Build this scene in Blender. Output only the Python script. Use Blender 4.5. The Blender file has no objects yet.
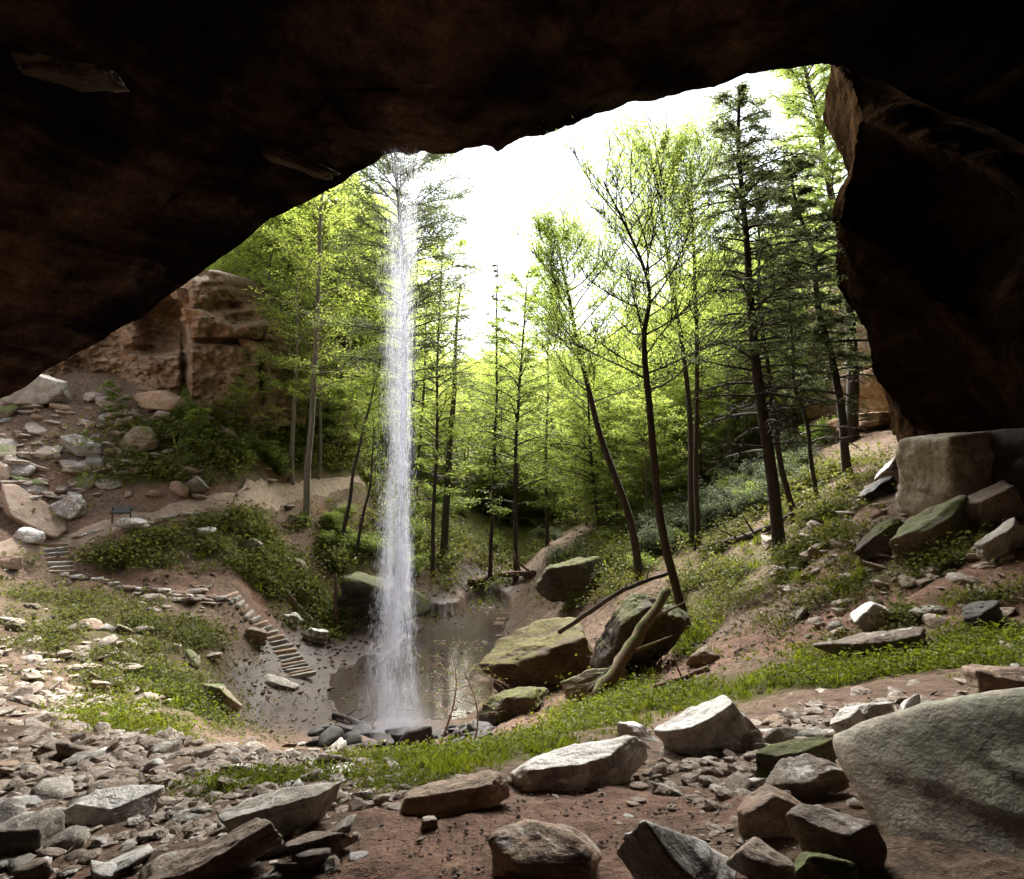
import bpy, math, random
import numpy as np

# ------------------------------------------------------------------ camera, sky, sun, exposure
S = bpy.context.scene
COL = S.collection
R = math.radians
F = 640.0
PITCH = math.atan(40.5 / F)
cam_d = bpy.data.cameras.new("camera")
cam = bpy.data.objects.new("camera", cam_d)
COL.objects.link(cam)
cam_d.sensor_width = 36.0
cam_d.lens = 36.0 * F / 1024.0
cam_d.clip_start = 0.05
cam_d.clip_end = 2000
cam.rotation_euler = (math.pi / 2 + PITCH, 0, 0)
S.camera = cam

SUN_EL, SUN_AZ = 32.0, -2.0            # azimuth measured from +Y (straight ahead) to the right
W = bpy.data.worlds.new("World")
S.world = W
W.use_nodes = True
wn = W.node_tree
bg = wn.nodes["Background"]
sky = wn.nodes.new("ShaderNodeTexSky")
sky.sky_type = 'NISHITA'
sky.sun_disc = False
sky.sun_elevation = R(SUN_EL)
sky.sun_rotation = R(SUN_AZ)
sky.air_density = 1.0
sky.dust_density = 0.0
hsv = wn.nodes.new("ShaderNodeHueSaturation")   # thin white overcast takes most of the blue out
hsv.inputs["Saturation"].default_value = 0.22
hsv.inputs["Value"].default_value = 0.75
wn.links.new(sky.outputs[0], hsv.inputs["Color"])
wn.links.new(hsv.outputs[0], bg.inputs[0])
bg.inputs[1].default_value = 0.05

sd = bpy.data.lights.new("sun", 'SUN')
sun = bpy.data.objects.new("sun", sd)
COL.objects.link(sun)
sd.energy = 5.0
sd.angle = R(56)
sd.color = (1.0, 0.95, 0.87)
sun.rotation_euler = (R(90 - SUN_EL), 0, math.pi - R(SUN_AZ))   # light comes from ahead, over the trees

S.view_settings.view_transform = 'Standard'
S.view_settings.look = 'None'
S.view_settings.gamma = 1.0
S.view_settings.use_curve_mapping = False
S.view_settings.exposure = 3.35
S.render.engine = 'CYCLES'
S.cycles.max_bounces = 7
S.cycles.diffuse_bounces = 4
S.cycles.glossy_bounces = 2
S.cycles.transmission_bounces = 5
S.cycles.transparent_max_bounces = 24
S.cycles.caustics_reflective = False
S.cycles.caustics_refractive = False
S.cycles.use_denoising = True

rng = np.random.default_rng(7)

# ------------------------------------------------------------------ numeric helpers
_perm = np.random.default_rng(3).random((64, 64, 64))


def vnoise(p):
    """smooth value noise in -1..1 on (N,3) points"""
    p = np.asarray(p, float)
    i = np.floor(p).astype(int)
    f = p - i
    f = f * f * (3 - 2 * f)
    r = 0.0
    for dx in (0, 1):
        wx = f[:, 0] if dx else 1 - f[:, 0]
        for dy in (0, 1):
            wy = f[:, 1] if dy else 1 - f[:, 1]
            for dz in (0, 1):
                wz = f[:, 2] if dz else 1 - f[:, 2]
                r = r + wx * wy * wz * _perm[(i[:, 0] + dx) & 63, (i[:, 1] + dy) & 63, (i[:, 2] + dz) & 63]
    return r * 2 - 1


def fbm(p, octaves=4, gain=0.5):
    p = np.asarray(p, float)
    a, s, t = 1.0, 0.0, 0.0
    for k in range(octaves):
        s = s + a * vnoise(p * 2.03 ** k + 17.3 * k)
        t += a
        a *= gain
    return s / t


def sstep(a, b, x):
    t = np.clip((x - a) / (b - a), 0, 1)
    return t * t * (3 - 2 * t)


def P(px, py, Y):
    """world point at forward distance Y seen at pixel (px, py) of the 1024 x 879 photograph"""
    a, b = (px - 512) / F, (439.5 - py) / F
    c, s = math.cos(PITCH), math.sin(PITCH)
    d = np.array([a, c - s * b, s + c * b])
    return d * (Y / d[1])


# ------------------------------------------------------------------ mesh helpers
def catmull(c, n):
    """resample control rows (m,k) to n rows, Catmull-Rom"""
    c = np.asarray(c, float)
    m = len(c)
    t = np.linspace(0, m - 1, n)
    i = np.clip(t.astype(int), 0, m - 2)
    f = (t - i)
    g = lambda q: c[np.clip(q, 0, m - 1)]
    f = f.reshape((-1,) + (1,) * (c.ndim - 1))
    a, b, d, e = g(i - 1), g(i), g(i + 1), g(i + 2)
    return 0.5 * (2 * b + (d - a) * f + (2 * a - 5 * b + 4 * d - e) * f ** 2 + (3 * b - a - 3 * d + e) * f ** 3)


def linear(c, n):
    c = np.asarray(c, float)
    m = len(c)
    t = np.linspace(0, m - 1, n)
    i = np.clip(t.astype(int), 0, m - 2)
    f = (t - i).reshape((-1,) + (1,) * (c.ndim - 1))
    return c[i] * (1 - f) + c[i + 1] * f


def mesh_np(name, v, f, smooth=True, var=None):
    v = np.ascontiguousarray(v, dtype=np.float32)
    f = np.ascontiguousarray(f, dtype=np.int32)
    k = f.shape[1]
    me = bpy.data.meshes.new(name)
    me.vertices.add(len(v))
    me.vertices.foreach_set("co", v.ravel())
    me.loops.add(f.size)
    me.loops.foreach_set("vertex_index", f.ravel())
    me.polygons.add(len(f))
    me.polygons.foreach_set("loop_start", np.arange(0, f.size, k, dtype=np.int32))
    me.polygons.foreach_set("loop_total", np.full(len(f), k, dtype=np.int32))
    me.polygons.foreach_set("use_smooth", np.full(len(f), smooth, dtype=bool))
    for an, av in (var or {}).items():
        at = me.attributes.new(an, 'FLOAT', 'POINT')
        at.data.foreach_set("value", np.ascontiguousarray(av, dtype=np.float32))
    me.update(calc_edges=True)
    me.validate()
    return me


def grid_mesh(name, g, smooth=True):
    a, b = g.shape[:2]
    i = np.arange(a - 1)[:, None] * b
    j = np.arange(b - 1)[None, :]
    f = np.stack([i + j, i + j + 1, i + b + j + 1, i + b + j], -1).reshape(-1, 4)
    return mesh_np(name, g.reshape(-1, 3), f, smooth)


def link(name, me, mat, parent=None):
    o = bpy.data.objects.new(name, me)
    COL.objects.link(o)
    if mat and me and not me.materials:
        me.materials.append(mat)
    if parent:
        o.parent = parent
    return o


def tag(o, label=None, cat=None, group=None, kind=None):
    if label:
        o["label"] = label
    if cat:
        o["category"] = cat
    if group:
        o["group"] = group
    if kind:
        o["kind"] = kind
    return o


def empty(name, loc, label, cat, group=None):
    o = bpy.data.objects.new(name, None)
    COL.objects.link(o)
    o.location = tuple(loc)
    o.empty_display_size = 0.3
    return tag(o, label, cat, group)


class Buf:
    """collects quads"""
    def __init__(self):
        self.v, self.f, self.a, self.n = [], [], [], 0

    def add(self, v, f, a=0.5):
        v = np.asarray(v, float)
        self.v.append(v)
        self.f.append(np.asarray(f, int) + self.n)
        self.a.append(np.full(len(v), a) if np.isscalar(a) else np.asarray(a))
        self.n += len(v)

    def tube(self, pts, rad, sides=6, cap=True):
        pts = np.asarray(pts, float)
        m = len(pts)
        rad = np.broadcast_to(np.asarray(rad, float), (m,))
        t = np.gradient(pts, axis=0)
        t /= np.linalg.norm(t, axis=1)[:, None] + 1e-9
        ref = np.array([0.0, 1.0, 0.0]) if abs(t[:, 1]).mean() < 0.8 else np.array([1.0, 0.0, 0.0])
        u = np.cross(t, ref)
        u /= np.linalg.norm(u, axis=1)[:, None] + 1e-9
        w = np.cross(t, u)
        an = np.arange(sides) * 2 * math.pi / sides
        ring = (pts[:, None, :] + rad[:, None, None] * (np.cos(an)[None, :, None] * u[:, None, :] + np.sin(an)[None, :, None] * w[:, None, :]))
        v = ring.reshape(-1, 3)
        i = np.arange(m - 1)[:, None] * sides
        j = np.arange(sides)[None, :]
        j2 = (j + 1) % sides
        f = np.stack([i + j, i + j2, i + sides + j2, i + sides + j], -1).reshape(-1, 4)
        if cap:
            v = np.vstack([v, pts[:1], pts[-1:]])
            c0, c1 = m * sides, m * sides + 1
            ex = []
            for q in range(0, sides, 2):
                ex.append([c0, (q + 2) % sides, (q + 1) % sides, q])
                b = (m - 1) * sides
                ex.append([c1, b + q, b + (q + 1) % sides, b + (q + 2) % sides])
            f = np.vstack([f, ex])
        self.add(v, f)

    def leaves(self, c, size, rs, flat=0.5, var=None, wide=.3, upright=False):
        """one small diamond per centre; flat: 1 = lying level"""
        c = np.asarray(c, float)
        n = len(c)
        nrm = rs.normal(size=(n, 3)) * np.array([1, 1, 1.0])
        nrm[:, 2] = np.abs(nrm[:, 2]) + flat * 3
        nrm /= np.linalg.norm(nrm, axis=1)[:, None]
        u = np.cross(nrm, rs.normal(size=(n, 3)))
        u /= np.linalg.norm(u, axis=1)[:, None] + 1e-9
        if upright:
            u = rs.normal(size=(n, 3)) * .45
            u[:, 2] = 1
            u /= np.linalg.norm(u, axis=1)[:, None]
            nrm = np.cross(u, rs.normal(size=(n, 3)))
            nrm /= np.linalg.norm(nrm, axis=1)[:, None] + 1e-9
        w = np.cross(nrm, u)
        s = (np.asarray(size) * rs.uniform(0.6, 1.3, n))[:, None]
        bend = nrm * s * 0.12
        v = np.stack([c - u * s * .5, c + w * s * wide + bend, c + u * s * .5, c - w * s * wide + bend], 1).reshape(-1, 3)
        f = np.arange(4 * n).reshape(n, 4)
        a = rs.random(n) if var is None else var
        self.add(v, f, np.repeat(a, 4))

    def mesh(self, name, smooth=True):
        return mesh_np(name, np.vstack(self.v), np.vstack(self.f), smooth, {"v": np.concatenate(self.a)})


# ------------------------------------------------------------------ materials
def new_mat(name):
    m = bpy.data.materials.new(name)
    m.use_nodes = True
    nt = m.node_tree
    return m, nt, nt.nodes["Principled BSDF"]


def N(nt, t, **kw):
    n = nt.nodes.new(t)
    for k, v in kw.items():
        setattr(n, k, v)
    return n


def noise(nt, co, scale, detail=5.0, rough=0.55, dist=0.0):
    n = N(nt, "ShaderNodeTexNoise")
    n.inputs["Scale"].default_value = scale
    n.inputs["Detail"].default_value = detail
    n.inputs["Roughness"].default_value = rough
    n.inputs["Distortion"].default_value = dist
    nt.links.new(co, n.inputs["Vector"])
    return n.outputs[0]


def ramp(nt, fac, stops):
    r = N(nt, "ShaderNodeValToRGB")
    e = r.color_ramp.elements
    while len(e) < len(stops):
        e.new(0.5)
    for el, (p, c) in zip(e, stops):
        el.position = p
        el.color = (*c, 1) if len(c) == 3 else c
    nt.links.new(fac, r.inputs[0])
    return r.outputs[0]


def mix(nt, fac, a, b, mode='MIX'):
    m = N(nt, "ShaderNodeMix", data_type='RGBA', blend_type=mode)
    for sock, val in ((m.inputs[0], fac), (m.inputs[6], a), (m.inputs[7], b)):
        if isinstance(val, (int, float)):
            sock.default_value = val
        elif isinstance(val, tuple):
            sock.default_value = (*val, 1)
        else:
            nt.links.new(val, sock)
    return m.outputs[2]


def math_(nt, op, a, b=0.0, clamp=False):
    m = N(nt, "ShaderNodeMath", operation=op, use_clamp=clamp)
    for sock, val in zip(m.inputs, (a, b)):
        if isinstance(val, (int, float)):
            sock.default_value = val
        else:
            nt.links.new(val, sock)
    return m.outputs[0]


def mrange(nt, x, a, b):
    m = N(nt, "ShaderNodeMapRange", clamp=True, interpolation_type='SMOOTHSTEP')
    m.inputs[1].default_value, m.inputs[2].default_value = a, b
    nt.links.new(x, m.inputs[0])
    return m.outputs[0]


def bump(nt, h, strength, dist, normal=None):
    b = N(nt, "ShaderNodeBump")
    b.inputs["Strength"].default_value = strength
    b.inputs["Distance"].default_value = dist
    nt.links.new(h, b.inputs["Height"])
    if normal is not None:
        nt.links.new(normal, b.inputs["Normal"])
    return b.outputs[0]


def up_facing(nt):
    g = N(nt, "ShaderNodeNewGeometry")
    s = N(nt, "ShaderNodeSeparateXYZ")
    nt.links.new(g.outputs["Normal"], s.inputs[0])
    return s.outputs[2]


def rock_mat(name, cols, sc=1.0, moss=0.0, pale=0.0, wet=0.0, bumpd=0.03, mosscol=(0.10, 0.12, 0.02), per_object=True, layers=0.35, palecol=(0.55, 0.53, 0.5), rough=0.85, spec=0.5):
    m, nt, p = new_mat(name)
    tc = N(nt, "ShaderNodeTexCoord").outputs["Object"]
    if per_object:
        oi = N(nt, "ShaderNodeObjectInfo")
        va = N(nt, "ShaderNodeVectorMath", operation='SCALE')
        cx = N(nt, "ShaderNodeCombineXYZ")
        for k in range(3):
            nt.links.new(oi.outputs["Random"], cx.inputs[k])
        nt.links.new(cx.outputs[0], va.inputs[0])
        va.inputs["Scale"].default_value = 40
        ad = N(nt, "ShaderNodeVectorMath", operation='ADD')
        nt.links.new(tc, ad.inputs[0])
        nt.links.new(va.outputs[0], ad.inputs[1])
        co = ad.outputs[0]
    else:
        co = tc
    big = noise(nt, co, 0.9 * sc, 6, 0.6, 0.4)
    fine = noise(nt, co, 9 * sc, 6, 0.65)
    st = N(nt, "ShaderNodeMapping")
    nt.links.new(co, st.inputs[0])
    st.inputs["Scale"].default_value = (0.5, 0.5, 5)
    lay = noise(nt, st.outputs[0], 1.6 * sc, 5, 0.6, 0.8)
    v = math_(nt, 'ADD', math_(nt, 'MULTIPLY', big, 1 - layers), math_(nt, 'MULTIPLY', lay, layers))
    col = ramp(nt, v, [(0.28, cols[0]), (0.47, cols[1]), (0.68, cols[2])])
    col = mix(nt, 0.75, col, ramp(nt, fine, [(0.32, (0.3, 0.28, 0.26)), (0.52, (0.95, 0.95, 0.95)), (0.7, (1.4, 1.4, 1.4))]), 'MULTIPLY')
    col = mix(nt, 0.6, col, ramp(nt, noise(nt, co, 55 * sc, 4, 0.75), [(0.35, (0.45, 0.45, 0.45)), (0.6, (1.2, 1.2, 1.2))]), 'MULTIPLY')
    if per_object:
        hv = N(nt, "ShaderNodeHueSaturation")
        nt.links.new(col, hv.inputs["Color"])
        nt.links.new(math_(nt, 'ADD', math_(nt, 'MULTIPLY', oi.outputs["Random"], 0.7), 0.65), hv.inputs["Value"])
        col = hv.outputs[0]
    up = up_facing(nt)
    if pale > 0:
        lf = mrange(nt, math_(nt, 'ADD', noise(nt, co, 2.6 * sc, 7, 0.7, 0.6), math_(nt, 'MULTIPLY', up, 0.12)), 0.72 - pale * 0.25, 0.80 - pale * 0.25)
        col = mix(nt, lf, col, palecol)
    if moss > 0:
        mf = mrange(nt, math_(nt, 'ADD', noise(nt, co, 1.3 * sc, 7, 0.62, 0.3), math_(nt, 'MULTIPLY', up, 0.28)), 0.82 - moss * 0.4, 0.95 - moss * 0.4)
        mcol = ramp(nt, noise(nt, co, 14 * sc, 4), [(0.3, tuple(c * 0.45 for c in mosscol)), (0.7, tuple(c * 1.5 for c in mosscol))])
        col = mix(nt, mf, col, mcol)
    nt.links.new(col, p.inputs["Base Color"])
    p.inputs['Specular IOR Level'].default_value = spec
    rr = ramp(nt, fine, [(0.3, (rough - 0.35 * wet - .1,) * 3), (0.7, (rough - 0.55 * wet,) * 3)])
    nt.links.new(rr, p.inputs["Roughness"])
    h = math_(nt, 'ADD', math_(nt, 'MULTIPLY', lay, 0.6), math_(nt, 'ADD', fine, math_(nt, 'MULTIPLY', noise(nt, co, 40 * sc, 3, 0.7), 0.35)))
    nt.links.new(bump(nt, h, 0.75, bumpd), p.inputs["Normal"])
    return m


def leaf_mat(name, dark, light, trans=0.5, tcol=None):
    m, nt, p = new_mat(name)
    out = nt.nodes["Material Output"]
    at = N(nt, "ShaderNodeAttribute", attribute_name="v").outputs["Fac"]
    tc = N(nt, "ShaderNodeTexCoord").outputs["Object"]
    v = math_(nt, 'ADD', math_(nt, 'MULTIPLY', at, 0.5), math_(nt, 'MULTIPLY', noise(nt, tc, 0.35, 3), 0.6))
    col = ramp(nt, v, [(0.25, dark), (0.8, light)])
    nt.links.new(col, p.inputs["Base Color"])
    p.inputs["Roughness"].default_value = 0.6
    p.inputs["Specular IOR Level"].default_value = 0.25
    tr = N(nt, "ShaderNodeBsdfTranslucent")
    if tcol:
        nt.links.new(mix(nt, 1.0, col, tcol, 'MULTIPLY'), tr.inputs[0])
    else:
        nt.links.new(col, tr.inputs[0])
    ms = N(nt, "ShaderNodeMixShader")
    ms.inputs[0].default_value = trans
    nt.links.new(p.outputs[0], ms.inputs[1])
    nt.links.new(tr.outputs[0], ms.inputs[2])
    nt.links.new(ms.outputs[0], out.inputs["Surface"])
    return m


def bark_mat(name, a, b, moss=0.0):
    m, nt, p = new_mat(name)
    tc = N(nt, "ShaderNodeTexCoord").outputs["Object"]
    mp = N(nt, "ShaderNodeMapping")
    mp.inputs["Scale"].default_value = (1, 1, 0.16)
    nt.links.new(tc, mp.inputs[0])
    n1 = noise(nt, mp.outputs[0], 14, 5, 0.65, 0.6)
    col = ramp(nt, n1, [(0.3, a), (0.7, b)])
    if moss:
        col = mix(nt, mrange(nt, math_(nt, 'ADD', noise(nt, tc, 2.2, 5), math_(nt, 'MULTIPLY', up_facing(nt), 0.2)), 0.75 - moss * .4, 0.85 - moss * .4), col, (0.10, 0.11, 0.02))
    nt.links.new(col, p.inputs["Base Color"])
    p.inputs["Roughness"].default_value = 0.9
    nt.links.new(bump(nt, n1, 0.8, 0.03), p.inputs["Normal"])
    return m


BROWN = ((0.10, 0.07, 0.05), (0.24, 0.18, 0.135), (0.36, 0.30, 0.25))
GREY = ((0.13, 0.11, 0.09), (0.30, 0.27, 0.23), (0.46, 0.43, 0.39))
TAN = ((0.16, 0.10, 0.065), (0.33, 0.22, 0.15), (0.45, 0.34, 0.25))
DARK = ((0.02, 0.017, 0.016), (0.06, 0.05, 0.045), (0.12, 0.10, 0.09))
M = dict(
    brown=rock_mat("brown_sandstone", BROWN, 1.6, pale=0.15),
    grey=rock_mat("grey_sandstone", GREY, 1.6, pale=0.35),
    pale=rock_mat("pale_sandstone", ((0.2, 0.17, 0.15), (0.42, 0.38, 0.34), (0.6, 0.56, 0.52)), 1.6, pale=0.8, palecol=(0.72, 0.7, 0.68), wet=0.5),  # white on upward faces paints in the sky sheen of wet slab tops
    tan=rock_mat("tan_sandstone", TAN, 1.4, pale=0.1),
    mossy=rock_mat("mossy_sandstone", ((0.02, 0.013, 0.008), (0.08, 0.052, 0.027), (0.15, 0.10, 0.055)), 0.9, moss=0.42, mosscol=(0.10, 0.085, 0.014), spec=.25, bumpd=0.06),
    mossdark=rock_mat("dark_mossy_rock", ((0.03, 0.025, 0.02), (0.08, 0.065, 0.05), (0.14, 0.12, 0.09)), 0.7, moss=0.5, mosscol=(0.09, 0.095, 0.017), bumpd=0.06, spec=.25),
    greenish=rock_mat("green_stained_rock", ((0.10, 0.08, 0.06), (0.19, 0.15, 0.10), (0.28, 0.23, 0.16)), 1.2, moss=0.5),
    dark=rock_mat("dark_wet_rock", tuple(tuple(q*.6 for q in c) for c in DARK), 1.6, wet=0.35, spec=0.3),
    boulder=rock_mat("lichen_boulder", ((0.26, 0.22, 0.17), (0.50, 0.45, 0.36), (0.60, 0.50, 0.40)), 1.3, moss=0.36, mosscol=(0.40, 0.43, 0.32), pale=.12, bumpd=0.014, per_object=False, layers=0.15),
    block=rock_mat("square_block_stone", ((0.26, 0.21, 0.14), (0.50, 0.45, 0.36), (0.66, 0.62, 0.54)), 0.6, pale=0.12, layers=0.15, bumpd=0.04, per_object=False),
    cave=rock_mat("cave_roof_rock", ((0.003, 0.002, 0.0026), (0.009, 0.006, 0.0068), (0.12, 0.076, 0.052)), 0.12, bumpd=0.25, per_object=False, spec=0.0),  # near-black base paints in the roof's shade, paler third colour its lit facets
    wall=rock_mat("cave_side_rock", ((0.003, 0.0019, 0.0012), (0.012, 0.0072, 0.0042), (0.05, 0.029, 0.015)), 0.16, bumpd=0.25, per_object=False, spec=0.0),  # shade put into the colour: near-black although daylight reaches this wall
    cliff=rock_mat("sandstone_cliff_rock", ((0.08, 0.045, 0.028), (0.29, 0.175, 0.10), (0.50, 0.37, 0.25)), 0.32, bumpd=0.15, pale=0.1, palecol=(0.45, 0.38, 0.3)),
    bark=bark_mat("dark_bark", (0.02, 0.015, 0.012), (0.08, 0.062, 0.05)),
    barkpale=bark_mat("grey_bark", (0.09, 0.075, 0.06), (0.25, 0.22, 0.18)),
    barkmoss=bark_mat("mossy_bark", (0.07, 0.045, 0.026), (0.24, 0.17, 0.095), moss=0.42),
    wood=bark_mat("bare_wood", (0.16, 0.10, 0.07), (0.38, 0.28, 0.21)),
    woodred=bark_mat("reddish_rotten_wood", (0.05, 0.025, 0.02), (0.16, 0.08, 0.055)),
    leaf=leaf_mat("spring_leaf", (0.15, 0.195, 0.035), (0.32, 0.365, 0.095), 0.62, (1.5, 1.55, 1.2)),
    leafmid=leaf_mat("green_leaf", (0.12, 0.155, 0.04), (0.26, 0.31, 0.10), 0.58, (1.4, 1.5, 1.0)),
    needle=leaf_mat("hemlock_needles", (0.06, 0.08, 0.03), (0.16, 0.19, 0.075), 0.5),
    shrub=leaf_mat("shrub_leaf", (0.06, 0.085, 0.04), (0.20, 0.235, 0.12), 0.4),
    herb=leaf_mat("herb_leaf", (0.06, 0.08, 0.011), (0.22, 0.245, 0.032), 0.45, (1.3, 1.4, 0.7)),
    herbdull=leaf_mat("dull_herb_leaf", (0.06, 0.068, 0.016), (0.20, 0.215, 0.04), 0.45),
    ledge=rock_mat("roof_ledge_rock", ((0.015, 0.011, 0.009), (0.05, 0.036, 0.028), (0.13, 0.095, 0.07)), 0.5, bumpd=0.1, spec=.1),  # light on these ledges is painted in: paler than the roof rock
)

# ------------------------------------------------------------------ terrain height field
CTRL = """
0 879 3.3; 256 879 2.9; 512 879 2.7; 768 879 2.5; 1024 900 2.2; 0 820 4.3; 256 820 3.7; 512 820 3.45; 700 820 3.25; 1000 820 2.8
0 770 5.9; 256 770 5.2; 430 772 5.1; 512 775 4.6; 700 760 4.7; 900 740 4.7; 1024 730 4.5; 0 730 8.4; 150 740 7.6; 300 760 7.6; 400 764 7.8; 480 756 9; 600 738 7.4
600 722 12; 700 692 14; 800 672 13.5; 900 652 13; 1020 640 12; 600 695 20; 680 660 19; 760 640 17.5; 860 600 16.5; 960 570 15; 1060 530 14
880 520 20; 800 520 26; 780 548 25; 840 470 32; 870 430 38; 940 420 36; 690 632 24; 640 578 31; 950 508 18.5; 1020 500 18
560 692 26; 500 718 24.5; 440 738 24.5; 395 738 25.5; 340 738 25.5; 640 640 27; 560 560 46; 545 545 60; 520 575 70
250 720 28; 300 692 31.5; 330 650 40; 420 700 31; 450 650 40; 480 600 56; 470 720 28; 420 620 49; 500 620 49
300 675 34; 235 605 35.5; 120 592 36; 70 577 36; 60 570 36; 45 545 37; 20 542 36; 125 522 39.5; 200 508 44; 280 494 52; 360 481 62
160 548 39; 200 570 38; 260 600 40; 300 620 42.5; 330 608 46; 400 562 56; 450 546 60; 500 560 66; 400 510 68
200 438 47; 150 412 49; 250 408 54; 300 405 62; 380 440 85; 0 500 38; 0 440 42; 0 398 46; 60 408 46; 100 402 48
0 640 22; 0 600 28; 0 570 33; 100 640 25; 100 600 31; 200 640 30; 205 690 25; 100 700 18.5; 0 690 16; 225 735 21; 155 620 30
560 520 90; 500 525 90; 620 505 75; 700 475 60; 760 452 55; 450 500 100; 600 480 130; 650 385 200; 500 440 200; 560 420 200; 300 330 160; 200 290 130; 800 340 150; 400 400 180
-100 879 4; -150 770 9; -150 640 20; -150 500 36; -150 430 44; 1150 879 2.4; 1180 740 5.5; 1180 600 11; 1180 480 20; 1180 400 36
"""
_c = []
for tok in CTRL.replace("\n", ";").split(";"):
    if tok.strip():
        a = [float(q) for q in tok.split()]
        _c.append(P(*a))
for w in ((0, 0, -1.65), (0.6, 1.2, -1.6), (-0.8, 1.2, -1.75), (0, -5, -1.2), (-8, -4, -1.6), (9, -4, -0.6), (0, -14, 1), (-16, -8, 0), (18, -8, 1),
          (-20, 2, -1.5), (18, 2, -0.5), (-34, 14, 1), (30, 14, 3), (-60, 40, 22), (60, 40, 26), (0, -60, 10), (-60, -30, 10), (60, -30, 12),
          (0, 320, 60), (-150, 280, 90), (160, 280, 90), (-260, 120, 100), (260, 120, 100), (0, -300, 60), (-300, -50, 80), (300, -50, 80)):
    _c.append(np.array(w, float))
CT = np.array(_c)


def _warp(xy):
    r = np.hypot(xy[:, 0], xy[:, 1])
    k = np.log1p(r / 1.5) / np.maximum(r, 1e-6)
    return xy * k[:, None], r


_q, _r = _warp(CT[:, :2])
_s = CT[:, 2] / (_r + 1.5)


def _phi(d):
    return d                      # linear kernel: tight, no overshoot


_A = np.zeros((len(_q) + 3,) * 2)
_A[:-3, :-3] = _phi(np.linalg.norm(_q[:, None] - _q[None], axis=2)) - 0.01 * np.eye(len(_q))
_A[:-3, -3] = 1
_A[:-3, -2:] = _q
_A[-3:, :-3] = _A[:-3, -3:].T
_w = np.linalg.solve(_A, np.concatenate([_s, [0, 0, 0]]))


def height0(xy):
    xy = np.asarray(xy, float).reshape(-1, 2)
    q, r = _warp(xy)
    out = np.empty(len(xy))
    for i in range(0, len(xy), 20000):
        d = np.sqrt(((q[i:i + 20000, None] - _q[None]) ** 2).sum(2) + 0.0012)
        out[i:i + 20000] = d @ _w[:-3] + _w[-3] + q[i:i + 20000] @ _w[-2:]
    return out * (r + 1.5)


WATER_Z = -10.62
POOL_PX = [(448, 731), (404, 727), (368, 726), (338, 714), (326, 690), (338, 668), (362, 655), (396, 650), (412, 632), (424, 616), (446, 605), (462, 594), (476, 587), (500, 583), (528, 581), (540, 592), (533, 606), (512, 620), (505, 640), (497, 665), (500, 690), (478, 716)]


def on_plane(px, py, zz):
    d = P(px, py, 1.0)
    return d * (zz / d[2])


_pp = np.array([on_plane(a, b, WATER_Z)[:2] for a, b in POOL_PX + POOL_PX[:1]])
POOL = np.vstack([_pp[k] + (_pp[k + 1] - _pp[k]) * u for k in range(len(POOL_PX)) for u in (0, .2, .4, .6, .8)])
POOL = POOL + np.column_stack([fbm(np.column_stack([POOL * .55, POOL[:, :1] * 0 + q]), 4) for q in (3, 9)]) * 1.1


def inside(poly, xy):
    x, y = xy[:, 0], xy[:, 1]
    c = np.zeros(len(xy), bool)
    for (x0, y0), (x1, y1) in zip(poly, np.roll(poly, -1, axis=0)):
        with np.errstate(divide='ignore', invalid='ignore'):
            c ^= ((y0 > y) != (y1 > y)) & (x < (x1 - x0) * (y - y0) / (y1 - y0 + 1e-12) + x0)
    return c


def height(xy):
    xy = np.asarray(xy, float).reshape(-1, 2)
    z = height0(xy)
    r = np.hypot(xy[:, 0], xy[:, 1])
    p = np.column_stack([xy, np.zeros(len(xy))])
    bas = 1 - 0.85 * sstep(-9.6, -10.4, z) * (r < 90)
    z = z + bas * (fbm(p / 3.0, 4) * 0.10 * np.clip(r / 8, 0.35, 2.2) + fbm(p / 14.0 + 9, 3) * 0.3 * sstep(8, 30, r) + fbm(p / 40.0 + 5, 3) * 5 * sstep(90, 170, r))
    near = (xy[:, 0] > -9) & (xy[:, 0] < 5) & (xy[:, 1] > 25) & (xy[:, 1] < 80) & (z < -9.8)
    if near.any():
        ins = np.zeros(len(xy), bool)
        ins[near] = inside(POOL, xy[near])
        z = np.where(near, np.where(ins, np.minimum(z, WATER_Z - 0.04), np.maximum(z, WATER_Z + 0.015)), z)
    return z


def G(px, py, lim=260.0):
    """where the line of sight through a pixel first meets the ground"""
    d = P(px, py, 1.0)
    t = np.geomspace(1.4, lim, 420)
    pts = t[:, None] * d[None]
    below = pts[:, 2] < height(pts[:, :2])
    k = int(np.argmax(below)) if below.any() else len(t) - 1
    if k == 0:
        return pts[0]
    tt = np.linspace(t[k - 1], t[k], 24)
    pts = tt[:, None] * d[None]
    hh = height(pts[:, :2])
    b = pts[:, 2] < hh
    k = int(np.argmax(b)) if b.any() else -1
    q = pts[k].copy()
    q[2] = hh[k]
    return q


def gz(x, y):
    return float(height(np.array([[x, y]]))[0])


# region masks: ground blobs given by a centre and a half width and half depth, kept in polar ground coordinates
def blobs(txt):
    out = []
    for tok in txt.replace("\n", ";").split(";"):
        if tok.strip():
            a = [float(q) for q in tok.split()]
            px, py, rx, ry = a[:4]
            k = a[4] if len(a) > 4 else 1.0
            c = G(px, py)
            n, fr = G(px, min(py + ry, 895)), G(px, py - ry)
            rc = math.hypot(c[0], c[1])
            l = 0.5 * abs(math.log(math.hypot(fr[0], fr[1]) / math.hypot(n[0], n[1])))
            out.append((math.atan2(c[0], c[1]), math.log(rc), rx / F, float(np.clip(l, 0.03, 0.35)), k))
    return out


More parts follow.
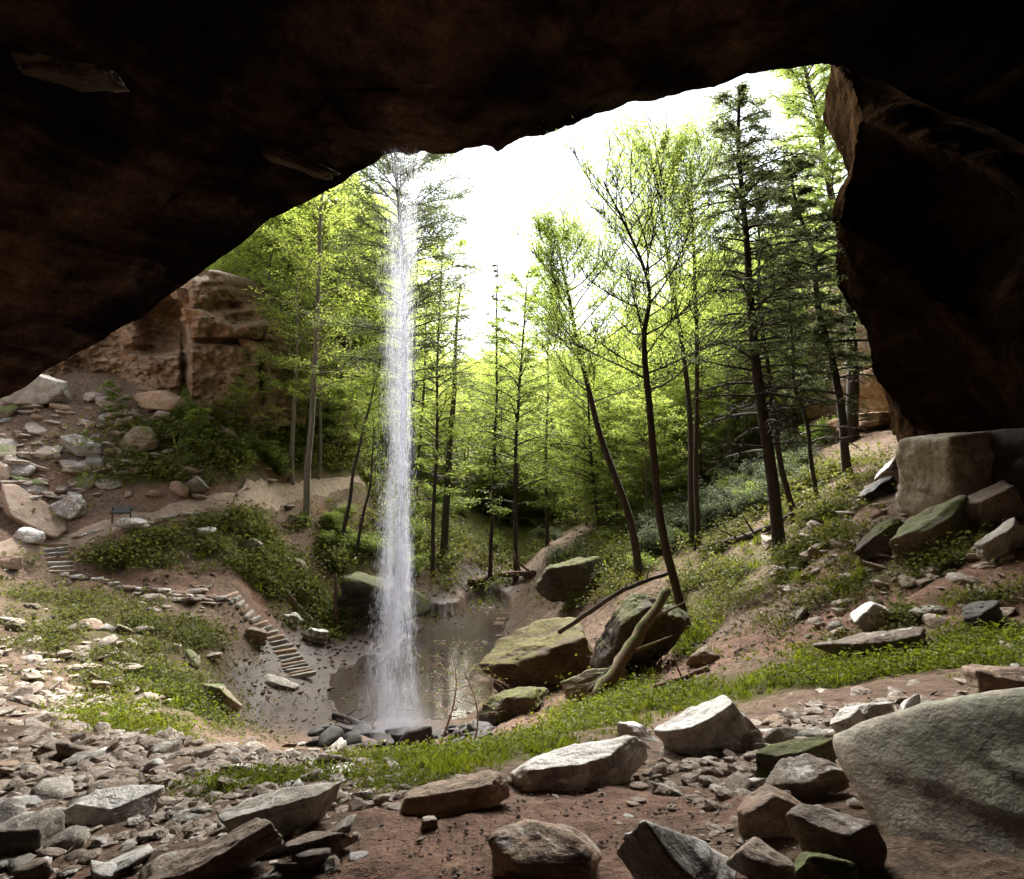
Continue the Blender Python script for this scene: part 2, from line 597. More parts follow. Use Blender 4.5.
def mask(bl, xy):
    th = np.arctan2(xy[:, 0], xy[:, 1])
    lr = np.log(np.maximum(np.hypot(xy[:, 0], xy[:, 1]), 1e-3))
    m = np.zeros(len(xy))
    for t0, l0, a, b, k in bl:
        d = ((th - t0) / a) ** 2 + ((lr - l0) / b) ** 2
        m = np.maximum(m, k * np.exp(-d * 0.9))
    return m


B_GREEN = blobs("""130 655 70 40 .7; 175 695 50 25 .8; 60 605 60 18 .6; 110 625 60 20 .7; 130 728 50 12; 200 660 40 30 .6
230 545 70 22; 290 572 50 25; 180 542 40 14 .8; 345 560 40 30 .7; 400 550 40 20 .6; 200 440 60 25; 270 425 50 30; 330 450 40 25; 150 470 30 12; 400 480 60 20; 450 530 40 15 .6
440 764 60 8; 520 752 50 8; 600 722 55 10; 680 698 50 14; 760 686 60 14; 850 672 60 14; 950 660 60 14; 1010 640 50 14; 690 645 20 30 .7
740 570 50 25 .7; 800 555 40 25 .7; 880 575 50 14 .8; 700 600 40 20 .7; 800 500 40 15 .6; 950 600 40 10 .5; 270 782 50 7 .9; 120 560 60 8 .4; 620 560 40 25 .6; 700 530 70 30 .7; 650 520 60 20 .7; 820 470 50 20 .5""")
B_SOIL = blobs("""520 845 190 50; 430 800 80 15; 330 800 60 10 .6; 620 800 80 20; 720 800 50 25; 560 715 60 16; 640 680 60 14; 720 655 60 14; 800 632 60 14; 870 600 60 16; 950 590 60 16; 1000 610 40 16; 860 520 25 18 .6; 830 560 20 25 .6
150 572 60 10; 90 560 30 7; 190 590 40 8 .8; 340 600 50 25; 300 640 40 20; 270 610 30 15; 100 533 70 6; 200 508 60 4; 300 492 60 4 .8; 30 480 60 14 .6; 480 570 50 15 .8; 90 870 60 10 .5
850 620 60 10; 700 690 30 6 .6; 960 570 50 14""")
B_WET = blobs("""340 670 60 50; 330 720 50 20; 440 630 50 30; 300 700 50 40 .8; 255 690 25 30; 270 655 14 20; 245 715 40 14 .8; 420 700 60 30; 450 650 60 30; 490 600 40 20; 395 735 70 8; 330 690 30 30 .6""")

PATH = linear(np.array([G(*q) for q in ((-30, 552), (20, 545), (62, 541), (100, 531), (150, 519), (200, 508), (240, 501), (280, 494), (320, 487), (362, 481))]), 120)
STAIR = linear(np.array([G(*q) for q in ((52, 547), (62, 574), (110, 585), (180, 597), (231, 598), (268, 634), (300, 678))]), 60)


def off_path(xy):
    m = np.ones(len(xy))
    for line, w in ((PATH, 1.0), (STAIR, .8)):
        d = np.full(len(xy), 99.0)
        for q in line:
            d = np.minimum(d, np.hypot(xy[:, 0] - q[0], xy[:, 1] - q[1]))
        m *= d > w
    return m


# grid: polar rings, fine ahead of the camera
rr = np.concatenate([[0.25, 0.6, 0.95], np.geomspace(1.3, 70, 520), np.geomspace(71, 330, 90)])
th = np.concatenate([np.linspace(-math.pi, -0.95, 60, endpoint=False), np.linspace(-0.95, 0.95, 640), np.linspace(0.95, math.pi, 61)[1:-1]])
TH, RR = np.meshgrid(th, rr)
xy = np.column_stack([(RR * np.sin(TH)).ravel(), (RR * np.cos(TH)).ravel()])
z = height(xy)
mg, msoil, mwet = mask(B_GREEN, xy), mask(B_SOIL, xy), mask(B_WET, xy)
r_ = RR.ravel()
mg = np.maximum(mg, sstep(58, 85, r_) * 0.75)
p3 = np.column_stack([xy, np.zeros(len(xy))])
lump = np.clip(r_ * 0.006, 0.012, 0.12)
z = z + (fbm(p3 * 1.1, 4, 0.6) * lump * sstep(6, 14, r_) * 2 + fbm(p3 * 5.0, 3) * 0.035 * sstep(26, 9, r_)) * (1 - 0.85 * np.clip(mwet, 0, 1))
nr, nth = len(rr), len(th)
i = np.arange(nr - 1)[:, None] * nth
j = np.arange(nth)[None, :]
j2 = (j + 1) % nth
fq = np.stack([i + j, i + j2, i + nth + j2, i + nth + j], -1).reshape(-1, 4)[:, ::-1]
ci = len(xy)
v3 = np.column_stack([xy, z])

gm, nt, p = new_mat("woodland_floor")
at = {k: N(nt, "ShaderNodeAttribute", attribute_name=k).outputs["Fac"] for k in ("green", "soil", "wet")}
tc = N(nt, "ShaderNodeTexCoord").outputs["Object"]
n1, n2, n3, n4 = noise(nt, tc, 0.8, 6, .6), noise(nt, tc, 5, 7, .68), noise(nt, tc, 28, 5, .7), noise(nt, tc, 0.16, 4)
lit = ramp(nt, n2, [(0.3, (0.06, 0.038, 0.026)), (0.5, (0.17, 0.112, 0.078)), (0.7, (0.30, 0.22, 0.165))])
soil = ramp(nt, n2, [(0.3, (0.13, 0.072, 0.05)), (0.55, (0.26, 0.155, 0.112)), (0.75, (0.39, 0.25, 0.175))])
grn = ramp(nt, n2, [(0.32, (0.035, 0.032, 0.010)), (0.52, (0.085, 0.08, 0.018)), (0.72, (0.17, 0.15, 0.045))])
wetc = ramp(nt, n1, [(0.35, (0.028, 0.016, 0.012)), (0.65, (0.082, 0.049, 0.036))])
col = mix(nt, mrange(nt, math_(nt, 'ADD', at["soil"], math_(nt, 'MULTIPLY', math_(nt, 'SUBTRACT', n1, 0.5), 0.9)), 0.3, 0.6), lit, soil)
gf = mrange(nt, math_(nt, 'ADD', at["green"], math_(nt, 'MULTIPLY', math_(nt, 'SUBTRACT', n2, 0.5), 1.3)), 0.25, 0.75)
col = mix(nt, gf, col, grn)
wf = mrange(nt, at["wet"], 0.15, 0.7)
col = mix(nt, wf, col, wetc)
col = mix(nt, 0.5, col, ramp(nt, n3, [(0.34, (0.25, 0.24, 0.22)), (0.5, (0.9, 0.9, 0.9)), (0.66, (1.5, 1.5, 1.5))]), 'MULTIPLY')
nt.links.new(col, p.inputs["Base Color"])
p.inputs['Specular IOR Level'].default_value = 0.25
ro = N(nt, "ShaderNodeMapRange")
nt.links.new(wf, ro.inputs[0])
ro.inputs[3].default_value, ro.inputs[4].default_value = 0.95, 0.62
nt.links.new(ro.outputs[0], p.inputs["Roughness"])
h = math_(nt, 'ADD', n3, math_(nt, 'MULTIPLY', n2, 1.5))
bn = N(nt, "ShaderNodeBump")
bn.inputs["Distance"].default_value = 0.05
nt.links.new(h, bn.inputs["Height"])
nt.links.new(math_(nt, 'SUBTRACT', 0.8, math_(nt, 'MULTIPLY', wf, 0.7)), bn.inputs["Strength"])
nt.links.new(bn.outputs[0], p.inputs["Normal"])
ground = link("ground", mesh_np("ground", v3, fq, True, {"green": mg, "soil": msoil, "wet": mwet}), gm)
tag(ground, "leaf strewn brown valley floor and slopes under the overhang", kind="structure")

pm_, nt, p = new_mat("trodden_earth")
tc = N(nt, "ShaderNodeTexCoord").outputs["Object"]
nn_ = noise(nt, tc, 3, 6, .65)
nt.links.new(ramp(nt, nn_, [(0.3, (0.20, 0.135, 0.095)), (0.7, (0.46, 0.35, 0.27))]), p.inputs["Base Color"])
p.inputs["Roughness"].default_value = 0.95
nt.links.new(bump(nt, nn_, .5, .05), p.inputs["Normal"])
d_ = np.gradient(PATH, axis=0)
d_[:, 2] = 0
d_ /= np.linalg.norm(d_, axis=1)[:, None]
s_ = np.column_stack([d_[:, 1], -d_[:, 0], d_[:, 2]])
wv = 0.72 + .25 * fbm(np.column_stack([np.arange(120) * .2, np.zeros(120), np.zeros(120)]), 2)
g_ = []
for u in np.linspace(-1, 1, 7):
    q = PATH + s_ * (u * wv)[:, None]
    q[:, 2] = height(q[:, :2]) + .10 - .22 * abs(u) ** 4
    g_.append(q)
tag(link("path", grid_mesh("path", np.array(g_)), pm_), "narrow earth footpath crossing the left slope", kind="structure")

# ------------------------------------------------------------------ rock shelter: roof and side wall
LIP = [(-260, 560, 16), (-120, 465, 22), (-10, 404, 27), (55, 368, 28), (112, 336, 29), (165, 300, 29.5), (212, 264, 30), (262, 227, 29.5), (322, 195, 29),
       (370, 164, 28), (384, 153, 27), (415, 151, 26.4), (450, 150, 26), (488, 148, 25.5), (520, 141, 25), (560, 127, 24.5), (600, 113, 24), (650, 98, 23.5),
       (700, 85, 23), (760, 73, 22.3), (826, 61, 21), (848, 72, 20.5), (905, 94, 19.3), (1000, 138, 17.6), (1150, 205, 15), (1400, 280, 11)]
lip = np.array([P(*q) for q in LIP])
n = len(lip)
sl = np.linspace(0, 1, n)
back = np.column_stack([np.interp(sl, [0, .3, .5, .75, 1], [-20, -20, -4, 16, 20]), np.interp(sl, [0, .3, .5, .75, 1], [2, -6, -14, -8, 1]), np.full(n, -2.5)])
rows = []
out = np.array([0, 1.0, 0])
rows.append(lip + np.array([0, 14, 22.0]))
rows.append(lip + np.array([0, 2.5, 9.0]))
rows.append(lip + np.array([0, 0.35, 1.2]))
rows.append(lip)
# underside: a narrow lit band just inside the lip, then the roof rises into the dark and comes down behind the camera
toward = back - lip
toward[:, 2] = 0
L = np.linalg.norm(toward, axis=1)[:, None]
u = toward / L
rise = np.interp(sl, [0, .15, .35, .5, .8, .86, 1], [1.4, 2.4, 1.5, 0.8, 0.7, 1.6, 2.0])[:, None]
zz = np.array([[0, 0, 1.0]])
rows.append(lip + u * 1.2 - zz * 0.12)
rows.append(lip + u * 3.2 - zz * 0.25)
rows.append(lip + u * 4.0 + zz * rise * 0.5)
for fr, dz in ((0.25, 1.0), (0.4, 0.9), (0.55, -0.02), (0.7, -0.08), (0.85, -0.2)):
    q = lip + toward * fr
    if dz > 0.5:
        q[:, 2] = lip[:, 2] + dz * rise[:, 0]
    else:
        q[:, 2] = np.maximum(lip[:, 2] * (1 + dz * 2.2), 3.2 if fr < 0.8 else 2.0)
    rows.append(q)
rows.append(back + np.array([0, 0, 1.0]))
rows.append(back - np.array([0, 0, 3.0]))
ctl = np.array(rows)                                   # (rows, n, 3)
g1 = linear(ctl, 150)
g2 = catmull(np.swapaxes(g1, 0, 1), 330)
pts = g2.reshape(-1, 3)
du = np.gradient(g2, axis=0)
dv = np.gradient(g2, axis=1)
nn = np.cross(du, dv)
nn /= np.linalg.norm(nn, axis=2)[:, :, None] + 1e-9
t = np.linspace(0, len(rows) - 1, 150)
amp = (0.14 + 0.95 * sstep(3.1, 6.0, t) + 0.5 * sstep(2.6, 1.0, t))[None, :, None]
strat = np.round((fbm(pts / np.array([7, 7, 4.0]), 4) * 1.6) * 5) / 5
slab_ = np.round(fbm(pts / np.array([4.5, 3.2, 2.0]) + 31, 3) * 6) / 6
disp = 0.5 * strat + 0.7 * slab_ + 0.35 * fbm(pts / 1.6, 4)
g2 = g2 + nn * (disp.reshape(g2.shape[:2])[:, :, None] * amp)
edge = (fbm(np.column_stack([np.linspace(0, 60, len(g2)), np.zeros(len(g2)), np.zeros(len(g2))]), 4) * 0.28)[:, None] * np.exp(-((t - 3) / 1.2) ** 2)[None, :]
g2[:, :, 2] += edge
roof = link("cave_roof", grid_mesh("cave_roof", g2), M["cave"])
tag(roof, "huge dark sandstone overhang arching over the whole view", kind="structure")

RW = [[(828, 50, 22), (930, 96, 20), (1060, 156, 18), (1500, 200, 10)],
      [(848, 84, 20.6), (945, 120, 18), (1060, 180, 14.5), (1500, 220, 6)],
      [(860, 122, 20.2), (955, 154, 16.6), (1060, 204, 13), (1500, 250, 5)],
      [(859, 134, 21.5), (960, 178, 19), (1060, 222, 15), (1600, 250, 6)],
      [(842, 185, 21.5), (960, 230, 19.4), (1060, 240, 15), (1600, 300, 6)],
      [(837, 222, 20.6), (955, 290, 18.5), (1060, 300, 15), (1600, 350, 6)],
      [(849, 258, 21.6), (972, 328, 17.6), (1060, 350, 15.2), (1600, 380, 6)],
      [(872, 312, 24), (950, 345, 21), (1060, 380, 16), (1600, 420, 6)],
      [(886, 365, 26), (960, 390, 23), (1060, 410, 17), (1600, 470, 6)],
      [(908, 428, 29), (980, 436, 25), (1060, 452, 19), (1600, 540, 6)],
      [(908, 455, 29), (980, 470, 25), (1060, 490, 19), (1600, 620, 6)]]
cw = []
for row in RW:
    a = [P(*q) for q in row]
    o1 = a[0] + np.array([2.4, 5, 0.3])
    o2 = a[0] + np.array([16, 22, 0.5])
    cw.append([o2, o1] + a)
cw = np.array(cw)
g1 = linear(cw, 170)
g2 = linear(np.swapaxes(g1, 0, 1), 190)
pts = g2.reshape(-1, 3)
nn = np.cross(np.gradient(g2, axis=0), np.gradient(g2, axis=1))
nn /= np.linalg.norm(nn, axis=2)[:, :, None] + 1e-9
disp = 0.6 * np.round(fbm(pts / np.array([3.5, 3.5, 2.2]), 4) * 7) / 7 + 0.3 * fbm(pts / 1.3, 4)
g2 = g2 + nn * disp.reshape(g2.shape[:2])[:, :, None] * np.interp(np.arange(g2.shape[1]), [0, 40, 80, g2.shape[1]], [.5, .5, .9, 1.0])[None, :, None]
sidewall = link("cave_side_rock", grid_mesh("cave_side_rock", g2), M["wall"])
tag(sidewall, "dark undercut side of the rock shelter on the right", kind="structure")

# ------------------------------------------------------------------ water
wm, nt, p = new_mat("shallow_stream_water")
tc = N(nt, "ShaderNodeTexCoord").outputs["Object"]
p.inputs["Base Color"].default_value = (0.075, 0.055, 0.043, 1)
p.inputs["Roughness"].default_value = 0.06
p.inputs["Alpha"].default_value = 0.62
p.inputs["IOR"].default_value = 1.33
nt.links.new(bump(nt, noise(nt, tc, 1.4, 5, 0.6), 0.2, 0.04), p.inputs["Normal"])
import bmesh
bm = bmesh.new()
bm.faces.new([bm.verts.new((a, b, WATER_Z)) for a, b in POOL])
bmesh.ops.triangulate(bm, faces=bm.faces[:])
me = bpy.data.meshes.new("stream_water")
bm.to_mesh(me)
bm.free()
tag(link("stream_water", me, wm), "shallow brown stream water spreading out from the foot of the fall", kind="structure")

# ------------------------------------------------------------------ rocks
def ico(sub):
    bm = bmesh.new()
    bmesh.ops.create_icosphere(bm, subdivisions=sub, radius=1.0)
    v = np.array([q.co[:] for q in bm.verts])
    f = np.array([[q.index for q in t.verts] for t in bm.faces])
    bm.free()
    return v, f


ICO = {k: ico(k) for k in (2, 3, 4, 5, 6)}


def rock_mesh(name, seed, dims, kind='slab', sub=4, rough=1.0):
    """an angular stone: an icosphere pushed out to a set of planes, then worn and bedded; fills DIMS"""
    rs = np.random.default_rng(seed)
    d, f = ICO[sub]
    nrm, hh = [], []
    if kind == 'slab':
        for sgn in (1, -1):
            nrm.append([rs.normal(0, .10), rs.normal(0, .10), sgn]); hh.append(0.8)
        a0 = rs.uniform(0, 6.3)
        k = rs.integers(5, 8)
        for q in range(k):
            a = a0 + q * 2 * math.pi / k + rs.normal(0, .22)
            nrm.append([math.cos(a), math.sin(a), rs.normal(0, .25)]); hh.append(rs.uniform(.68, .95))
        for q in range(3):
            nrm.append([rs.normal(), rs.normal(), rs.normal(0, .8)]); hh.append(rs.uniform(.8, 1))
        pw = 40
    elif kind == 'chunk':
        for q in range(6):
            e = np.zeros(3)
            e[q // 2] = 1 if q % 2 else -1
            nrm.append(e + rs.normal(0, .26, 3)); hh.append(rs.uniform(.74, .9))
        for q in range(7):
            nrm.append(rs.normal(size=3)); hh.append(rs.uniform(.86, 1.08))
        pw = 30
    elif kind == 'block':
        nrm = [[0.06, 0.03, 1], [0, 0, -1], [1, .08, .05], [-1, .1, .1], [.05, 1, 0], [0.04, -1, .12]]
        hh = [.8] * 6
        for q in range(3):
            nrm.append([rs.normal(), rs.normal(), rs.normal()]); hh.append(rs.uniform(1.05, 1.2))
        pw = 34
    elif kind == 'wedge':
        nrm = [[0, 0, -1], [rs.uniform(.2, .6), rs.uniform(-.3, .3), .9], [-rs.uniform(.7, 1), .2, .8], [1, .1, .15], [.1, 1, .3], [.05, -1, .35]]
        hh = [.7, .7, .75, .8, .8, .8]
        for q in range(4):
            nrm.append([rs.normal(), rs.normal(), rs.normal()]); hh.append(rs.uniform(.85, 1.05))
        pw = 24
    else:
        for q in range(15):
            nrm.append(rs.normal(size=3)); hh.append(rs.uniform(.72, 1))
        nrm.append([0, 0, -1]); hh.append(.6)
        pw = 12 if kind == 'round' else 20
    nrm = np.array(nrm, float)
    nrm /= np.linalg.norm(nrm, axis=1)[:, None]
    c = np.maximum(d @ nrm.T, 0) / np.array(hh)[None]
    r = (c ** pw).sum(1) ** (-1.0 / pw)
    v = d * r[:, None]
    v -= (v.max(0) + v.min(0)) / 2
    v /= (v.max(0) - v.min(0))[None] / 2
    dims = np.asarray(dims, float)
    v = v * dims / 2
    m = float(np.mean(dims))
    s0 = rs.uniform(0, 50, 3)
    rid = 1 - np.abs(fbm(v / m * 1.7 + s0 + 5, 4, .5)) * 2
    bed = np.round(fbm(np.column_stack([v[:, 0] / m * .6, v[:, 1] / m * .6, v[:, 2] / m * 6]) + s0, 2) * 4) / 4
    nz = fbm(v / m * 2.2 + s0, 6, .6) * .8 + (rid - .6) * .45
    amp = m * 0.07 * rough
    dv = v / (np.linalg.norm(v / (dims / 2), axis=1)[:, None] * dims / 2 + 1e-9)
    dv /= np.linalg.norm(dv, axis=1)[:, None] + 1e-9
    side = (1 - np.abs(dv[:, 2:3]) ** 2)
    v = v + dv * (nz[:, None] * amp + bed[:, None] * amp * 0.9 * side)
    v[:, 2] -= v[:, 2].min()
    return mesh_np(name, v, f, True)


def slope_at(p, e):
    x, y = p[0], p[1]
    hx = (gz(x + e, y) - gz(x - e, y)) / (2 * e)
    hy = (gz(x, y + e) - gz(x, y - e)) / (2 * e)
    return hx, hy


from mathutils import Vector, Matrix, Euler


def lay(o, p, w, d, h, yaw, follow, sink=0.14, tilt=(0, 0)):
    """stand object O, whose base is at z = 0, with the front of its foot at ground point P"""
    hx, hy = slope_at(p, max(0.2, 0.4 * w))
    dist = math.hypot(p[0], p[1])
    away = np.array([p[0] / dist, p[1] / dist])
    c = np.array(p[:2]) + away * d * 0.45
    nrm = Vector((-hx * follow, -hy * follow, 1)).normalized()
    q = Vector((0, 0, 1)).rotation_difference(nrm)
    rot = q.to_matrix() @ Euler((R(tilt[0]), R(tilt[1]), yaw)).to_matrix()
    z0 = gz(c[0], c[1])
    o.matrix_world = Matrix.Translation((c[0], c[1], z0 - sink * h)) @ rot.to_4x4()


def fit_height(p, w, d, hpx, follow):
    dist = math.hypot(p[0], p[1])
    hx, hy = slope_at(p, max(0.2, 0.4 * w))
    al = math.atan((hx * p[0] + hy * p[1]) / dist * follow)
    de = math.atan2(-p[2], dist)
    H = (hpx * dist / F - d * math.sin(max(0.0, de + al))) / math.cos(de)
    return min(max(H, 0.10 * w), .8 * w)


ROCKS = [
 # px, py foot, width px, height px, depth ratio, shape, material, name, label, yaw deg, tilt, seed
 (586, 788, 144, 44, .5, 'slab', 'pale', 'slab', "long low slab with white wet top lying on bare dirt before the green strip", 8, (10, -9), 11),
 (716, 754, 98, 44, .6, 'slab', 'pale', 'slab', "tilted white topped slab rising to the right beside the small rubble heap", -10, (12, -18), 12),
 (676, 736, 40, 26, .7, 'wedge', 'grey', 'rock', "small upright grey wedge at the edge of the bright green strip", 10, (0, 0), 13),
 (640, 742, 44, 18, .7, 'slab', 'pale', 'rock', "low pale rock touching the small grey wedge by the green strip", 0, (0, 8), 14),
 (458, 812, 108, 34, .5, 'slab', 'tan', 'rock', "flat tan rock half buried in the bare dirt left of the white topped slab", 5, (0, -6), 15),
 (548, 886, 116, 84, .8, 'round', 'tan', 'boulder', "smooth rounded brown boulder in the dirt at the bottom centre", 0, (0, 0), 16),
 (680, 910, 132, 116, .75, 'boulder', 'pale', 'boulder', "large ridged grey brown boulder right of the rounded brown one", -25, (0, 14), 17),
 (429, 829, 16, 12, .8, 'block', 'tan', 'stone', "small lone cube of stone on bare dirt below the flat tan rock", 20, (0, 0), 18),
 (284, 838, 122, 44, .45, 'slab', 'grey', 'slab', "long pale ledge of rock with dark front edge above two dark slabs", 14, (0, -7), 19),
 (214, 884, 140, 40, .4, 'slab', 'brown', 'slab', "long dark edged slab tilted up to the right at the bottom edge", 10, (0, -13), 20),
 (322, 862, 62, 34, .7, 'slab', 'brown', 'slab', "blocky brown slab under the right end of the long pale ledge", -10, (0, -8), 21),
 (103, 826, 104, 28, .5, 'slab', 'pale', 'slab', "broad flat pale slab in the scree at lower left", 0, (0, 3), 22),
 (24, 856, 60, 34, .8, 'block', 'grey', 'rock', "squat grey rock at the lower left edge of the scree", 0, (0, 0), 23),
 (208, 712, 46, 26, .7, 'slab', 'greenish', 'rock', "mossy overhanging rock at the foot of the green fan", 0, (0, 8), 24),
 (800, 782, 92, 34, .45, 'slab', 'mossdark', 'slab', "long dark slab leaning above two others beside the great boulder", 8, (0, -7), 25),
 (806, 800, 82, 36, .6, 'slab', 'brown', 'slab', "reddish slab wedged below the long dark one", 0, (0, -5), 26),
 (772, 840, 82, 58, .7, 'wedge', 'tan', 'rock', "angular tan rock with a pale pointed top left of the great boulder", 15, (0, 8), 27),
 (832, 872, 84, 60, .7, 'slab', 'brown', 'rock', "dark angular rock tucked under the great boulder", -30, (0, 12), 28),
 (826, 900, 60, 50, .7, 'boulder', 'greenish', 'rock', "greenish grey rock at the bottom edge under the dark angular one", 0, (0, 0), 29),
 (762, 884, 60, 44, .7, 'boulder', 'brown', 'rock', "brown rounded rock between the ridged boulder and the great boulder", 0, (0, 0), 30),
 (856, 740, 46, 26, .6, 'slab', 'pale', 'slab', "bright white slab sloping against the great boulder's upper edge", 20, (0, -18), 31),
 (880, 726, 40, 20, .6, 'slab', 'pale', 'slab', "grey white slab next to the bright sloping one above the great boulder", -8, (0, -10), 32),
 (912, 714, 34, 20, .7, 'boulder', 'pale', 'rock', "knobbly white rock on the crest behind the great boulder", 0, (0, 0), 33),
 (1008, 708, 70, 34, .7, 'slab', 'tan', 'rock', "tan rock at the right edge behind the great boulder", 0, (0, 0), 34),
 (782, 745, 40, 24, .7, 'boulder', 'grey', 'rock', "grey rock in the rubble right of the tilted white topped slab", 0, (0, 0), 35),
 (752, 752, 30, 24, .7, 'boulder', 'brown', 'rock', "brown lump in the rubble against the tilted white topped slab", 0, (0, 0), 36),
 (878, 664, 104, 30, .45, 'slab', 'brown', 'slab', "wide dark brown slab with a shadowed front edge in the right hand greenery", 4, (0, -3), 37),
 (873, 634, 52, 32, .7, 'wedge', 'pale', 'rock', "pale ridged rock sitting just above the wide dark slab", 0, (0, 10), 38),
 (986, 628, 46, 24, .6, 'slab', 'dark', 'slab', "dark tilted slab on the bare slope at the right edge", 0, (0, -14), 39),
 (703, 666, 34, 24, .8, 'boulder', 'tan', 'rock', "tan rock beside the trail right of the mossy leaning log", 0, (0, 0), 40),
 (960, 514, 96, 98, .8, 'block', 'block', 'boulder', "huge square grey block standing on end under the right overhang", 14, (3, 0), 41),
 (1034, 505, 92, 108, .8, 'block', 'dark', 'boulder', "dark shadowed block standing right of the huge square one", 24, (0, 4), 42),
 (942, 552, 100, 40, .5, 'slab', 'greenish', 'slab', "broad mossy slab tilted below the huge square block", 5, (0, -7), 43),
 (892, 552, 56, 30, .6, 'slab', 'mossdark', 'slab', "dark mossy slab left of the broad slab below the square block", -10, (0, -20), 44),
 (1004, 528, 66, 36, .6, 'slab', 'brown', 'slab', "brown slab leaning at the foot of the dark shadowed block", 0, (0, -8), 45),
 (1014, 560, 56, 34, .6, 'slab', 'grey', 'slab', "grey slab at the right edge below the leaning brown one", 0, (0, -6), 46),
 (897, 483, 36, 24, .7, 'wedge', 'pale', 'rock', "pale rock against the left foot of the huge square block", 0, (0, 0), 47),
 (884, 497, 44, 16, .6, 'slab', 'dark', 'slab', "thin dark slab below the pale rock by the square block", 0, (0, -12), 48),
 (37, 410, 62, 30, .7, 'wedge', 'grey', 'boulder', "big pale wedge shaped boulder at the top of the left rockfall", 10, (0, 0), 49),
 (30, 532, 84, 26, .6, 'slab', 'tan', 'boulder', "big smooth brown boulder above the upper stone steps", 0, (0, 6), 50),
 (65, 520, 34, 24, .7, 'wedge', 'pale', 'rock', "white topped rock right of the big smooth brown boulder", 0, (0, 14), 51),
 (28, 546, 28, 14, .7, 'round', 'pale', 'rock', "small white domed rock at the head of the upper stone steps", 0, (0, 0), 52),
 (14, 571, 26, 14, .7, 'round', 'tan', 'rock', "small round tan rock left of the upper stone steps", 0, (0, 0), 53),
 (84, 460, 42, 24, .7, 'slab', 'grey', 'boulder', "pale angular boulder in the middle of the left rockfall", -10, (0, 0), 54),
 (136, 457, 46, 28, .7, 'boulder', 'greenish', 'boulder', "dark mossy boulder at the right end of the left rockfall", 0, (0, 0), 55),
 (160, 420, 58, 24, .7, 'round', 'tan', 'boulder', "rounded tan boulder at the foot of the left cliff", 0, (0, 0), 56),
 (177, 500, 24, 18, .7, 'round', 'tan', 'rock', "rounded brown rock above the path by a slanted slab", 0, (0, 0), 57),
 (188, 493, 20, 20, .5, 'slab', 'grey', 'rock', "slanted slab leaning beside the rounded brown rock above the path", 30, (0, 40), 58),
 (206, 537, 20, 12, .6, 'slab', 'pale', 'rock', "white flat stone on the green bank below the path", 0, (0, -10), 59),
 (130, 533, 34, 14, .6, 'boulder', 'pale', 'rock', "pale jagged rock just below the information sign", 0, (0, 0), 60),
 (248, 553, 26, 16, .7, 'wedge', 'brown', 'rock', "brown rock on the green bank right of the white flat stone", 0, (0, 0), 61),
 (296, 576, 20, 18, .7, 'boulder', 'greenish', 'rock', "mossy rock on the bank above the leaning log", 0, (0, 0), 62),
 (253, 645, 24, 16, .7, 'block', 'tan', 'rock', "square brown rock set beside the lower stone steps", 20, (0, 0), 63),
 (280, 689, 38, 9, .6, 'slab', 'grey', 'slab', "thin flat slab lying at the foot of the lower stone steps", 0, (0, 3), 64),
 (313, 643, 28, 16, .4, 'slab', 'pale', 'slab', "light grey slab on the red soil below the leaning log", 40, (0, 0), 65),
 (288, 624, 20, 14, .6, 'slab', 'pale', 'slab', "light grey slab propped up just right of the lower stone steps", 30, (0, 10), 66),
 (550, 690, 124, 88, .75, 'chunk', 'mossy', 'boulder', "biggest boulder by the pool, brown and yellow with moss", -14, (16, 5), 67),
 (574, 612, 76, 62, .8, 'chunk', 'mossdark', 'boulder', "dark boulder with a mossy green top behind the biggest pool boulder", 20, (10, 8), 68),
 (652, 668, 116, 90, .6, 'chunk', 'mossdark', 'boulder', "long mossy boulder tilted up to the right under the fallen logs", 12, (6, -26), 69),
 (514, 718, 80, 40, .7, 'chunk', 'mossdark', 'boulder', "low dark undercut boulder before the biggest pool boulder", 0, (0, -8), 70),
 (600, 698, 66, 34, .5, 'chunk', 'greenish', 'slab', "flat grey green slab propped below the long mossy boulder", 8, (-30, -6), 71),
 (384, 626, 98, 58, .7, 'chunk', 'mossdark', 'boulder', "mossy brown boulder behind the waterfall", 0, (0, 0), 72),
 (820, 655, 0, 0, 0, 0, 0, 0, 0, 0, 0, 0),
]
for (px, py, w, h, dr, kind, mat, name, label, yaw, tilt, seed) in ROCKS:
    if not w:
        continue
    p = G(px, py)
    Y = p[1]
    wm_ = w * Y / F
    d_ = wm_ * dr
    follow = 0.9 if kind == 'slab' else 0.3
    hm = fit_height(p, wm_, d_, h, follow) * (1.08 if kind in ('slab', 'block') else .95)
    big = w > 60
    o = link(name, rock_mesh(name, seed, (wm_, d_, hm), kind, 6 if w > 85 and py > 660 else 5 if w > 24 else 4, 1.7 if kind == 'chunk' else 1.15), M[mat])
    tag(o, label, 'boulder' if name == 'boulder' else 'rock')
    lay(o, p, wm_, d_, hm, R(yaw), follow, 0.12, (tilt[0] + (7 if kind == 'slab' and py > 730 else 0), tilt[1]))

# the great boulder at lower right
def great_boulder():
    me = rock_mesh("boulder", 511, (2.6, 2.5, 1.5), 'boulder', 6, 0.75)
    o = link("boulder", me, M["boulder"])
    tag(o, "great rounded boulder with grey green lichen filling the lower right corner", "boulder")
    o.location = (2.86, 2.5, -2.33)
    o.rotation_euler = (R(0), R(-6), R(25))
great_boulder()

